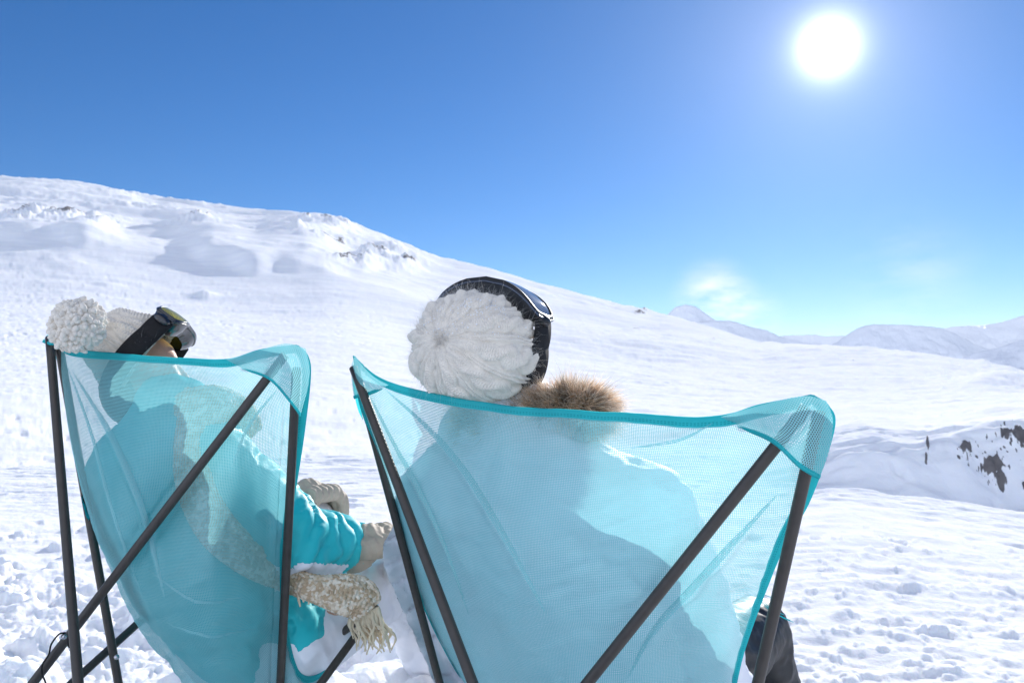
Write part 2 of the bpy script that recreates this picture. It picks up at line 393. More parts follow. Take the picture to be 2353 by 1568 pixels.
# ------------------------------------------------------------------ terrain
def terrain():
    # azimuth columns, expressed through the photo's own horizontal measure
    us = np.concatenate([np.linspace(-9000, -400, 60)[:-1], np.linspace(-400, 2752, 1260), np.linspace(2752, 11352, 60)[1:]])
    az = np.arctan((us-CU)/F)
    # outside the view, carry on right round
    azl = np.linspace(-math.pi, az[0], 40)[:-1]; azr = np.linspace(az[-1], math.pi, 40)[1:]
    az = np.concatenate([azl, az, azr]); uu = np.clip(CU+F*np.tan(np.clip(az, -1.45, 1.45)), -9000, 11352)
    r1 = np.linspace(.15, 2.3, 30)[:-1]
    vv = np.arange(1665, 960, -2.6); r2 = CAM_H*F/(vv-VH)
    r3 = np.exp(np.linspace(math.log(r2[-1]*1.01), math.log(1100), 330))
    r = np.unique(np.concatenate([r1, r2, r3, np.linspace(6.9, 11, 170)]))
    r = r[np.concatenate([[True], np.diff(r) > .002*r[:-1]])]
    R, A = np.meshgrid(r, az, indexing='ij'); U = np.broadcast_to(uu[None], R.shape)
    X = R*np.sin(A); Y = R*np.cos(A)
    rho = R*np.maximum(np.cos(A), .12)                     # distance along the view axis
    # crest line of the hillside: (u, v of crest, distance of crest)
    K = np.array([(-9000, 300, 500), (-1500, 330, 500), (-600, 372, 520), (0, 398, 520), (150, 406, 510), (330, 440, 500), (560, 472, 480), (740, 487, 460), (800, 505, 440), (900, 545, 420),
                  (1000, 585, 400), (1120, 612, 380), (1250, 652, 350), (1400, 690, 310), (1540, 722, 270), (1640, 752, 230), (1740, 786, 190), (1850, 792, 150), (2000, 803, 130), (2150, 818, 115), (2260, 838, 105), (2352, 862, 100), (2600, 880, 95), (4000, 880, 95), (11352, 880, 95)], float)
    uf = np.arange(-9000, 11353, 10.); gk = np.exp(-(np.arange(-24, 25)/8.)**2); gk /= gk.sum()
    sm_ = lambda q, w_: np.convolve(np.pad(q, len(w_)//2, 'edge'), w_, 'valid')
    gs = np.exp(-(np.arange(-6, 7)/2.2)**2); gs /= gs.sum()
    vs = np.interp(U, uf, sm_(np.interp(uf, K[:, 0], K[:, 1]), gs)); Rc = np.interp(U, uf, sm_(np.interp(uf, K[:, 0], K[:, 2]), gk))
    zc = CAM_H + (VH-vs)/F*Rc
    r0 = np.interp(U, uf, sm_(np.interp(uf, [-9000, 0, 900, 1700, 2352, 11352], [10, 10, 14, 30, 30, 30]), gk))
    t = (rho-r0)/(Rc-r0); tt = np.clip(t, 0, 1)
    p = .42*tt + .58*(tt*tt*(3-2*tt)); p = np.where(tt < .25, p*(.6+1.6*tt), p)
    Z = zc*p
    over = np.clip(t-1, 0, None)
    Z = Z - over**2*Rc*.30 - over*Rc*.03
    # the ground falls gently to a gully on the right, whose far bank faces the camera
    gm = sstep(1650, 1980, U)
    vb = np.interp(U, [1700, 1900, 2000, 2100, 2200, 2352, 2700], [1120, 1118, 1128, 1140, 1152, 1172, 1190])   # near lip
    vt = np.interp(U, [1700, 1900, 2000, 2100, 2200, 2352, 2700], [1010, 1000, 992, 1000, 985, 960, 950])      # top of bank
    rl = 7.0
    zl = CAM_H - (vb-VH)/F*rl; zt = CAM_H - (vt-VH)/F*9.4
    ks = np.clip(rho/rl, 0, 1)
    near = zl*np.clip((rho-2.5)/(rl-2.5), 0, 1)
    wob = .75*fbm(X*.5, Y*.25, seed=31, o=3)
    bank = zl - .14 + (zt-zl+.14)*sstep(7.3, 8.5, rho+wob)
    
    g = np.where(rho < rl, near, np.where(rho < 7.4, zl-.14*sstep(7.0, 7.4, rho), bank))
    far_g = zt*(1-sstep(9.4, 60, rho)) + Z*sstep(9.4, 60, rho)
    G = np.where(rho < 9.6, g, far_g)
    bm_ = sstep(7.1, 7.7, rho)*(1-sstep(10.5, 16, rho))
    G = G+bm_*(.060*fbm(X*.6-Y*.5, Y*1.8+X*.4, seed=71, o=4)+.03*np.maximum(fbm(X*1.8+Y*1.0, Y*1.6, seed=72, o=3), 0))
    Z = Z*(1-gm) + G*gm
    # shadow hollow on the far right plain
    V0 = VH - (Z-CAM_H)/rho*F
    rock = np.zeros_like(Z)
    inv = (np.abs(A) < 1.2)
    # --- broad relief
    far = sstep(25, 90, rho)*(t < 1.15)
    Z += far*(rho/300)*(3.2*fbm(X*.011, Y*.02, seed=3, o=3)+.8*fbm(X*.045, Y*.07, seed=5, o=4))*np.interp(U, [0, 1500, 1800, 2352], [1, .8, .35, .35])*(1-.75*sstep(.8, 1, tt))
    Z += sstep(12, 40, rho)*(rho/200)*.09*fbm(X*.12+Y*.05, Y*.45, seed=9, o=3)
    Z += far*(rho/300)*.7*np.clip(1-3*np.abs(fbm(X*.05+Y*.01, Y*.11, seed=41, o=4)), 0, 1)*sstep(-.1, .3, fbm(X*.012, Y*.02, seed=42, o=2))
    # --- wind ripples and old tracks
    mid = sstep(4, 9, rho)*(1-sstep(60, 160, rho))
    fine = sstep(2.4, 3.5, R)*(1-sstep(14, 30, R))
    Z += fine*(.010*fbm(X*1.6+Y*.5, Y*7.5, seed=14, o=4)+.020*np.clip(fbm(X*1.1, Y*3.2, seed=15, o=4)-.25, 0, 1))*(.5+.5*sstep(-.2, .4, fbm(X*.35, Y*.5, seed=16, o=2)))*np.clip(R/5, .6, 2)
    Z -= fine*.09*np.clip(vnoise(X*4.2, Y*5.0, seed=17)-.46, 0, 1)*np.clip(R/5, .6, 2)
    rp = fbm(X*.45, Y*1.9, seed=12, o=5)
    Z += mid*.030*np.maximum(rp, -.1)*np.clip(rho/12, .5, 3)
    Z += sstep(9.5, 14, rho)*(1-sstep(110, 200, rho))*sstep(900, 1500, U)*.030*np.clip(rho/14, .7, 3.5)*(1-2*np.abs(fbm(X*.25+Y*.06, Y*.9, seed=19, o=5)))
    pit = np.clip(vnoise(X*1.6, Y*2.0, seed=21)-.42, 0, 1)
    Z -= mid*.12*pit*np.clip(rho/14, .4, 2)*sstep(.1, .5, fbm(X*.12, Y*.12, seed=22, o=2)+.35)
    Z += sstep(30, 60, rho)*far*.3*(rho/200)*np.clip(vnoise(X*.16, Y*.2, seed=44)-.55, 0, 1)*4
    # --- outcrops: (u, v, half width, half height, metres high, rockiness)
    OC = [(140, 494, 110, 12, 5.5, .9), (40, 500, 60, 14, 6, .8), (210, 505, 40, 8, 4, .9), (448, 505, 62, 13, 5.5, .9), (725, 496, 70, 10, 5, .9), (790, 505, 30, 10, 4, .8),
          (760, 548, 60, 9, 3.5, 1.), (800, 590, 45, 14, 5, 1.15), (880, 578, 60, 14, 6, .9), (940, 600, 35, 9, 5, .9), (680, 540, 50, 8, 4, .6),
          (465, 668, 24, 6, 2.2, .8), (350, 442, 30, 4, 2, .8), (445, 457, 12, 4, 2, .8), (100, 440, 22, 4, 2, .6),
          (1470, 702, 34, 9, 3.2, .85), (1405, 700, 24, 6, 1.6, .7), (1462, 752, 24, 7, 1.6, .8), (1640, 780, 14, 4, 1.0, .7), (1420, 812, 16, 4, .8, .5), (1600, 905, 14, 4, .22, .3), (1960, 828, 7, 4, .45, .9),
          (2270, 838, 34, 8, 1.4, .7), (2180, 905, 120, 22, .5, 0.), (2330, 885, 110, 16, 4.5, 0.), (2352, 850, 60, 10, 3.0, .3)]
    rough = fbm(X*.09, Y*.05, seed=60, o=4)+.35*fbm(X*.4, Y*.11, seed=61, o=2)
    crag = np.clip(fbm(X*.24, Y*.10, seed=62, o=4), -.15, 1)*1.6
    for (u, v, a, b, H, k) in OC:
        e = ((U-u)/a)**2 + ((V0-v)/b)**2
        m_ = np.exp(-e*1.1)*inv*(rho > 20)*(t < 1.1)
        # steep towards the camera, running back into the slope behind
        Z += .22*H*m_+(k > .5)*.20*H*m_**.7*crag
        rock = np.maximum(rock, 1.25*k*np.exp(-e*1.2)*sstep(-.05, .30, crag)*inv*(rho > 20))
    # wind scarps on the upper slope: the ground drops away towards the camera
    def scarp(u0, u1, v, slope, H, seed, wv=26):
        line = v+slope*(U-u0)+20*fbm(U*.006, V0*0, seed=seed, o=2)
        win = sstep(u0-60, u0+60, U)*(1-sstep(u1-70, u1+50, U))
        return H*win*sstep(line+wv, line-wv*.2, V0)*sstep(line-120, line-20, V0)*inv*(rho > 60)*(1+.25*fbm(X*.03, Y*.03, seed=seed+2, o=3))
    Z += scarp(430, 760, 578, .08, 2.6, 77, 28)+scarp(-300, 250, 525, .05, 1.7, 80, 30)+scarp(390, 510, 512, .02, 1.5, 84, 10)+scarp(640, 820, 508, .03, 1.2, 88, 10)+scarp(840, 970, 600, .10, 1.2, 91, 10)
    # keep the crest where the hill's own line runs
    Vn = VH-(Z-CAM_H)/rho*F
    cr = np.where((tt > .5) & (t < 1.25), Vn, 1e9).min(0); dl = np.where(cr < 1e8, cr-vs[0], 0.)
    kk = np.exp(-(np.arange(-30, 31)/14.)**2); kk /= kk.sum(); dl = np.convolve(np.pad(dl, 30, 'edge'), kk, 'valid')
    Z += (dl[None]/F*Rc)*sstep(.15, 1., tt)*(1-gm)
    # --- bank rocks
    for (u, v, a, b) in [(2274, 1070, 28, 24), (2290, 1106, 12, 20), (2214, 1030, 15, 18), (2325, 1000, 34, 18), (2126, 1020, 4, 14), (2122, 1050, 4, 10), (2345, 1118, 8, 10), (2352, 1008, 30, 18), (2240, 1052, 6, 6)]:
        e = ((U-u)/a)**2+((V0-v)/b)**2
        rock = np.maximum(rock, 2.1*np.exp(-e*1.1*(1-1.1*np.clip(fbm(U*.09, V0*.09, seed=u, o=5), -1, .8)))*(rho < 14)*inv)
        Z += .07*np.exp(-e)*(rho < 14)*inv*(.4+fbm(X*9, Y*9, seed=8, o=4))
    # --- trampled snow close to the chairs: rounded lumps thrown up by feet
    nearm = rho < 8
    Zn = Z.copy()
    Zn += nearm*.012*fbm(X*3, Y*3, seed=90, o=5)
    ii = np.where((R[:, 0] > 1.0) & (R[:, 0] < 6.5))[0]; i0, i1 = ii[0], ii[-1]+1
    sub = np.zeros_like(Z[i0:i1]); xs, ys = X[i0:i1], Y[i0:i1]
    warpx = .05*fbm(xs*9, ys*9, seed=101, o=3); warpy = .05*fbm(xs*9+7, ys*9, seed=103, o=3)
    xw, yw = xs+warpx, ys+warpy
    rng = np.random.default_rng(11)
    cl = []
    clus = lambda x, y: float(vnoise(np.array([x*1.3]), np.array([y*1.6]), seed=120)[0])
    for k in range(1250):
        if k < 420:
            y = 1.3+4.6*rng.uniform()**1.5; x = rng.uniform(-.75*y-.5, .1); rad = rng.uniform(.03, .15)*np.interp(y, [2.8, 3.6, 6], [1.1, .6, .25])
        elif k < 470:
            x = rng.uniform(-.75, .1); y = rng.uniform(2.4, 3.6); rad = rng.uniform(.05, .16)
        else:
            y = 2.2+3.2*rng.uniform()**1.3; x = rng.uniform(.25*y, .75*y); rad = rng.uniform(.008, .030)*(1.5 if rng.uniform() > .93 else 1)
        if k >= 1000:
            x = rng.uniform(-2.6, .1); y = rng.uniform(2.3, 4.4); rad = rng.uniform(.010, .03)
        elif k < 420 and clus(x, y) < -.12: continue
        cl.append((x, y, rad))
    for (x, y, rad) in cl:
        d2 = (xw-x)**2+(yw-y)**2
        mk = d2 < rad*rad
        if mk.any():
            hh = np.sqrt(rad*rad-d2[mk])*.62*(1 if rad > .04 else .8)
            sub[mk] = np.maximum(sub[mk], hh)*.75+np.maximum(sub[mk]+hh*.35, hh)*.25
    sub += .05*sstep(.5, -1.2, xs)*(1-sstep(3.6, 4.6, ys))*np.abs(fbm(xs*5, ys*5, seed=55, o=4))
    sub += .02*(1-sstep(3.2, 6.0, ys))*np.clip(fbm(xs*7, ys*7, seed=56, o=4), 0, 1)
    Zn[i0:i1] += sub
    Z = Zn
    Z[0] = Z[1]
    v = np.stack([X, Y, Z], -1).reshape(-1, 3)
    f = grid_faces(*R.shape)[:, ::-1]
    o = obj('snow_ground', v, f, M['snow'])
    a = o.data.attributes.new('rock', 'FLOAT', 'POINT'); a.data.foreach_set('value', rock.astype(np.float32).ravel())
    tag(o, 'trampled snow plain rising to a smooth sunlit snow slope', 'snow', kind='structure')
terrain()

def ridge(name, prof, dist, depth, label, seed, rockm=None):
    """a far mountain: crest profile in the photo's measure, at its own distance, with body in front and behind"""
    prof = np.array(prof, float); u = np.linspace(prof[0, 0], prof[-1, 0], 420)
    v = np.interp(u, prof[:, 0], prof[:, 1])
    k = np.ones(9)/9; vp = np.convolve(np.pad(v, 4, 'edge'), k, 'valid')
    s = np.concatenate([np.linspace(-1, 0, 60)[:-1], np.linspace(0, 1, 14)])
    Sg, Ug = np.meshgrid(s, u, indexing='ij'); Vg = np.broadcast_to(vp[None], Sg.shape)
    rho = dist + depth*Sg
    zc = CAM_H+(VH-Vg)/F*dist + dist*.0009*fbm(Ug*.06, Ug*0, seed=seed, o=4)
    base = -40.
    sh = 1-np.abs(Sg)**1.35
    sh = np.where(Sg < 0, .15*sh+.85*(1-np.clip(-Sg, 0, 1)**.9), sh)
    Z = base+(zc-base)*sh
    X = (Ug-CU)/F*rho; Y = rho*1.0
    Z += (1-np.abs(2*np.clip(-Sg, 0, 1)-1)**2)*dist*.010*fbm(X/dist*22, Y/dist*16, seed=seed+3, o=5)
    return obj(name, np.stack([X, Y, Z], -1).reshape(-1, 3), grid_faces(*Sg.shape)[:, ::-1], M['farsnow'])
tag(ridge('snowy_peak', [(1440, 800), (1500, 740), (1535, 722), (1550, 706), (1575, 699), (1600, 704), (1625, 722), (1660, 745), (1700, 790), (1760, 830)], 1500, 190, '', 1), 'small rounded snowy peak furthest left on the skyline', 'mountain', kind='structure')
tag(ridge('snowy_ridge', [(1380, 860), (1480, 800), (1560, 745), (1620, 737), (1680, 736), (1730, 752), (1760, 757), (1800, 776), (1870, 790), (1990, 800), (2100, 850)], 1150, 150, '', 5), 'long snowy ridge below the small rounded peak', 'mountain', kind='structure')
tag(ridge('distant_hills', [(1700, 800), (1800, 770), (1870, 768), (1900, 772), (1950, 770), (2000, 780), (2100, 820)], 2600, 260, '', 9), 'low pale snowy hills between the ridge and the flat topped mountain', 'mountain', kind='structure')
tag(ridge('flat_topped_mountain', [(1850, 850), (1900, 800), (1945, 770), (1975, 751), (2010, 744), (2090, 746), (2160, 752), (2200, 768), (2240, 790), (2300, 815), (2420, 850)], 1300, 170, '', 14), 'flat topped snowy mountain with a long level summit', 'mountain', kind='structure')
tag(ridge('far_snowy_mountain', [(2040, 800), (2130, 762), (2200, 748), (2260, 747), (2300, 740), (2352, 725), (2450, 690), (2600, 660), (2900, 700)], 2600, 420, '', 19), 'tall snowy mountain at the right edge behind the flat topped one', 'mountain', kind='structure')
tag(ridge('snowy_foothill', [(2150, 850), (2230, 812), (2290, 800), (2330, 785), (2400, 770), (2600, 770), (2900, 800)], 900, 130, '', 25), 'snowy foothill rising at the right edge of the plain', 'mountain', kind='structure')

# ------------------------------------------------------------------ chairs
def sling(name_label, rows, parent, nr, nc, pleats, keep):
    rows = np.array(rows, float)                     # [row, col, (u, v, depth)]
    g = catmull(rows, nr)                            # along rows
    g = catmull(g.transpose(1, 0, 2), nc).transpose(1, 0, 2)
    s = np.linspace(0, 1, nr)[:, None]*np.ones((1, nc)); t = np.ones((nr, 1))*np.linspace(0, 1, nc)[None]
    # the cloth hangs clear of the tubes behind it
    for (a_, b_) in keep:
        ab = b_[:2]-a_[:2]; q = np.clip(((g[..., 0]-a_[0])*ab[0]+(g[..., 1]-a_[1])*ab[1])/(ab@ab), 0, 1)
        dd = np.hypot(g[..., 0]-a_[0]-q*ab[0], g[..., 1]-a_[1]-q*ab[1])
        lim = 1/((1-q)/a_[2]+q/b_[2])+.020
        short = np.maximum(lim-g[..., 2], 0)
        g[..., 2] += short*np.exp(-(dd/110)**2)*(dd > 26)+short*(dd <= 26)
    X = PA(g)
    # pleats running from the corners into the cloth
    du = np.gradient(X, axis=1); dv = np.gradient(X, axis=0)
    nrm = np.cross(du, dv); nrm /= np.linalg.norm(nrm, axis=2)[..., None]
    if (nrm[nr//3, nc//2] @ AF) > 0: nrm = -nrm      # towards the camera
    gu, gv, _ = proj(X.reshape(-1, 3)); gu = gu.reshape(nr, nc); gv = gv.reshape(nr, nc)
    off = .004*fbm(gu*.008, gv*.003, seed=5, o=3)+.0040*(1-2*np.abs(fbm(gu*.004, gv*.020+gu*.005, seed=6, o=3)))*sstep(1050, 1400, gv)
    off = off*np.clip(np.sin(np.pi*t)*4, 0, 1)
    for (pts, wd, am) in pleats:
        pts = np.array(pts, float); pp = catmull(pts, 40)
        best = np.full(gu.shape, 1e9); bt = np.zeros_like(gu)
        for k in range(len(pp)-1):
            a, b = pp[k], pp[k+1]; ab = b-a; L2 = ab @ ab
            q = np.clip(((gu-a[0])*ab[0]+(gv-a[1])*ab[1])/L2, 0, 1)
            dd = np.hypot(gu-a[0]-q*ab[0], gv-a[1]-q*ab[1]); m = dd < best
            sgn = np.sign((gu-a[0])*ab[1]-(gv-a[1])*ab[0])
            best = np.where(m, dd, best); bt = np.where(m, (k+q)/(len(pp)-1), bt)
        off = off + am*np.exp(-(best/wd)**2)*np.sin(np.pi*np.clip(bt*.9+.08, 0, 1))
    X = X + nrm*off[..., None]
    # cloth coordinates in metres
    seg = np.linalg.norm(np.diff(X, axis=1), axis=2); cu = np.concatenate([np.zeros((nr, 1)), np.cumsum(seg, 1)], 1); cu -= cu[:, nc//2:nc//2+1]
    sv = np.linalg.norm(np.diff(X, axis=0), axis=2).mean(1); cv = np.concatenate([[0], np.cumsum(sv)])[:, None]*np.ones((1, nc))
    o = obj('sling', X.reshape(-1, 3), grid_faces(nr, nc), M['mesh'], parent, uv=np.stack([cu, cv], -1).reshape(-1, 2))
    # creases where the cloth is pulled into a double layer
    Gx, Gy, _ = proj((X+nrm*.0025).reshape(-1, 3))
    for (pts, wd, am) in pleats:
        c = catmull(np.array(pts, float), 60); k = np.linspace(0, 1, 60)
        hw = (.04+.96*np.sin(np.pi*k)**.8)*am*.6
        cen = []
        for q in c:
            i_ = np.argsort((Gx-q[0])**2+(Gy-q[1])**2)[:4]; dq = np.sqrt((Gx[i_]-q[0])**2+(Gy[i_]-q[1])**2)+.5; ww = 1/dq**2
            cen.append(((X+nrm*.0025).reshape(-1, 3)[i_]*ww[:, None]).sum(0)/ww.sum())
        cen = np.array(cen); kk = np.array([1, 2, 3, 2, 1])/9.
        cen = np.stack([np.convolve(np.pad(cen[:, q], 2, 'edge'), kk, 'valid') for q in range(3)], 1)
        T = np.gradient(cen, axis=0); T /= np.linalg.norm(T, axis=1)[:, None]; vw = cen-CP; vw /= np.linalg.norm(vw, axis=1)[:, None]
        W = np.cross(T, vw); W /= np.linalg.norm(W, axis=1)[:, None]
        V = np.stack([cen-W*hw[:, None], cen-vw*(hw*.35)[:, None], cen+W*hw[:, None]], 1)
        L = np.concatenate([[0], np.cumsum(np.linalg.norm(np.diff(cen, axis=0), axis=1))])
        uvv = np.stack([np.stack([-hw, 0*hw, hw], 1), np.stack([L]*3, 1)], -1).reshape(-1, 2)
        obj('crease', V.reshape(-1, 3), grid_faces(60, 3), M['crease'], o, uv=uvv)
    return o, X, nrm
def band(edge, inner, nrm, name, parent, w=.019, th=.0022, lift=.0015, matk='tape'):
    """edging tape folded over the border of the cloth"""
    edge = np.asarray(edge); d = inner-edge
    d /= np.linalg.norm(d, axis=1)[:, None]
    n = len(edge)
    L = np.concatenate([[0], np.cumsum(np.linalg.norm(np.diff(edge, axis=0), axis=1))])
    prof = [(w, lift), (w*.5, lift+th*.5), (0.002, lift+th*.5), (-.0025, 0), (.002, -lift-th*.5), (w*.5, -lift-th*.5), (w, -lift)]
    us = [1, .5, .1, 0, .1, .5, 1]
    v = np.stack([edge+d*a+nrm*b for a, b in prof], 1); m = len(prof)
    uv = np.stack([np.broadcast_to(np.array(us)[None], (n, m)), np.broadcast_to(L[:, None], (n, m))], -1)
    return obj(name, v.reshape(-1, 3), grid_faces(n, m), M[matk], parent, uv=uv.reshape(-1, 2))
def rod(parent, a, b, name='leg', r=.0100, ground=-.03):
    a = np.asarray(a, float); b = np.asarray(b, float)
    d = b-a; 
    if ground is not None: b = a+d*((ground-a[2])/d[2])
    L = np.linalg.norm(b-a); n = 24
    v, f, uv = tube([a+(b-a)*t for t in np.linspace(0, 1, n)], r, 20)
    return obj(name, v, f, M['rod'], parent, uv=uv), b
def bolt(parent, p, to_cam=.011):
    d = CP-p; d /= np.linalg.norm(d); c = p+d*to_cam
    m = MB(); m.add(*tube([c-d*.003, c+d*.0015, c+d*.0025], [.0062, .006, .004], 16)); m.add(*ell(c+d*.0022, (.0048, .0048, .0048)))
    return m.build('bolt', M['bolt'], parent)
def pocket(parent, tri, name='corner_pocket', n=46):
    """second layer of cloth sewn over a corner; tri = rows of (u, v, depth)"""
    g = catmull(np.array(tri, float), n); g = catmull(g.transpose(1, 0, 2), n).transpose(1, 0, 2)
    X = PA(g)
    seg = np.linalg.norm(np.diff(X, axis=1), axis=2); cu = np.concatenate([np.zeros((n, 1)), np.cumsum(seg, 1)], 1); cu -= cu[:, n//2:n//2+1]
    sv = np.linalg.norm(np.diff(X, axis=0), axis=2).mean(1); cv = np.concatenate([[0], np.cumsum(sv)])[:, None]*np.ones((1, n))
    o = obj(name, X.reshape(-1, 3), grid_faces(n, n), M['pocket'], parent, uv=np.stack([cu*.8+cv*.6, cv*.8-cu*.6], -1).reshape(-1, 2))
    nr_ = np.cross(np.gradient(X, axis=1), np.gradient(X, axis=0)); nr_ /= np.linalg.norm(nr_, axis=2)[..., None]
    h = band(X[-1], X[-4], nr_[-1], 'hem', o, w=.006, th=.0012, lift=.0008)
    return o

LEFT_ROWS = [
 [(116,768,2.04),(160,800,2.00),(270,812,1.95),(390,822,1.91),(515,826,1.87),(605,803,1.82),(683,793,1.79)],
 [(124,797,2.044),(160,832,1.99),(274,845,1.926),(394,854,1.882),(517,856,1.853),(612,834,1.82),(706,818,1.793)],
 [(138,850,2.05),(160,890,1.97),(280,905,1.88),(400,912,1.83),(520,912,1.82),(620,895,1.82),(712,868,1.80)],
 [(156,950,2.07),(172,1010,1.93),(290,1035,1.80),(410,1045,1.76),(520,1045,1.78),(620,1025,1.82),(697,1000,1.84)],
 [(190,1080,2.10),(203,1150,1.90),(310,1180,1.75),(420,1190,1.70),(530,1190,1.73),(610,1170,1.82),(674,1150,1.89)],
 [(245,1220,2.13),(258,1310,1.88),(350,1330,1.74),(450,1340,1.70),(550,1340,1.73),(615,1310,1.83),(657,1270,1.93)],
 [(300,1330,2.16),(330,1450,1.92),(400,1480,1.80),(490,1500,1.76),(570,1490,1.79),(630,1450,1.88),(654,1400,1.97)],
 [(325,1380,2.18),(410,1550,1.98),(475,1600,1.90),(540,1620,1.87),(610,1610,1.90),(672,1580,1.97),(690,1545,2.02)],
 [(335,1395,2.20),(430,1590,2.10),(490,1640,2.05),(560,1655,2.03),(640,1640,2.03),(715,1590,2.07),(770,1520,2.11)],
 [(345,1405,2.21),(430,1530,2.22),(500,1580,2.22),(570,1590,2.22),(670,1560,2.20),(780,1480,2.18),(868,1388,2.16)]]
RIGHT_ROWS = [
 [(812,818,1.90),(872,868,1.84),(965,898,1.76),(1123,927,1.66),(1285,941,1.58),(1450,950,1.50),(1625,960,1.42),(1752,930,1.35),(1866,907,1.31)],
 [(817,853,1.907),(878,900,1.833),(970,928,1.746),(1122,955,1.639),(1284,969,1.559),(1450,978,1.482),(1623,986,1.41),(1757,962,1.346),(1901,932,1.309)],
 [(826,925,1.92),(888,960,1.82),(978,985,1.72),(1120,1008,1.60),(1280,1022,1.52),(1450,1032,1.45),(1620,1035,1.39),(1770,1025,1.34),(1914,985,1.31)],
 [(862,1030,1.95),(925,1070,1.80),(1010,1100,1.67),(1140,1120,1.55),(1290,1135,1.47),(1450,1145,1.41),(1610,1142,1.38),(1750,1132,1.36),(1862,1140,1.34)],
 [(905,1155,1.99),(960,1190,1.80),(1040,1215,1.64),(1160,1235,1.52),(1300,1250,1.44),(1450,1260,1.39),(1590,1255,1.38),(1710,1250,1.40),(1802,1250,1.42)],
 [(935,1270,2.04),(990,1320,1.82),(1065,1345,1.66),(1175,1370,1.53),(1300,1385,1.45),(1430,1390,1.41),(1560,1385,1.42),(1670,1380,1.47),(1755,1365,1.52)],
 [(975,1395,2.08),(1030,1450,1.86),(1100,1480,1.70),(1200,1505,1.58),(1310,1520,1.50),(1430,1525,1.47),(1545,1520,1.50),(1640,1510,1.56),(1709,1495,1.62)],
 [(1040,1525,2.12),(1090,1590,1.90),(1150,1630,1.76),(1230,1660,1.66),(1320,1675,1.60),(1420,1680,1.58),(1520,1670,1.60),(1620,1640,1.66),(1682,1605,1.72)],
 [(1075,1570,2.18),(1130,1650,2.05),(1190,1700,1.95),(1260,1730,1.88),(1340,1745,1.84),(1430,1750,1.82),(1520,1740,1.82),(1600,1690,1.84),(1660,1630,1.88)],
 [(1090,1560,2.25),(1180,1640,2.20),(1250,1670,2.17),(1320,1685,2.15),(1400,1690,2.12),(1480,1685,2.10),(1560,1660,2.07),(1640,1590,2.03),(1690,1520,2.00)]]

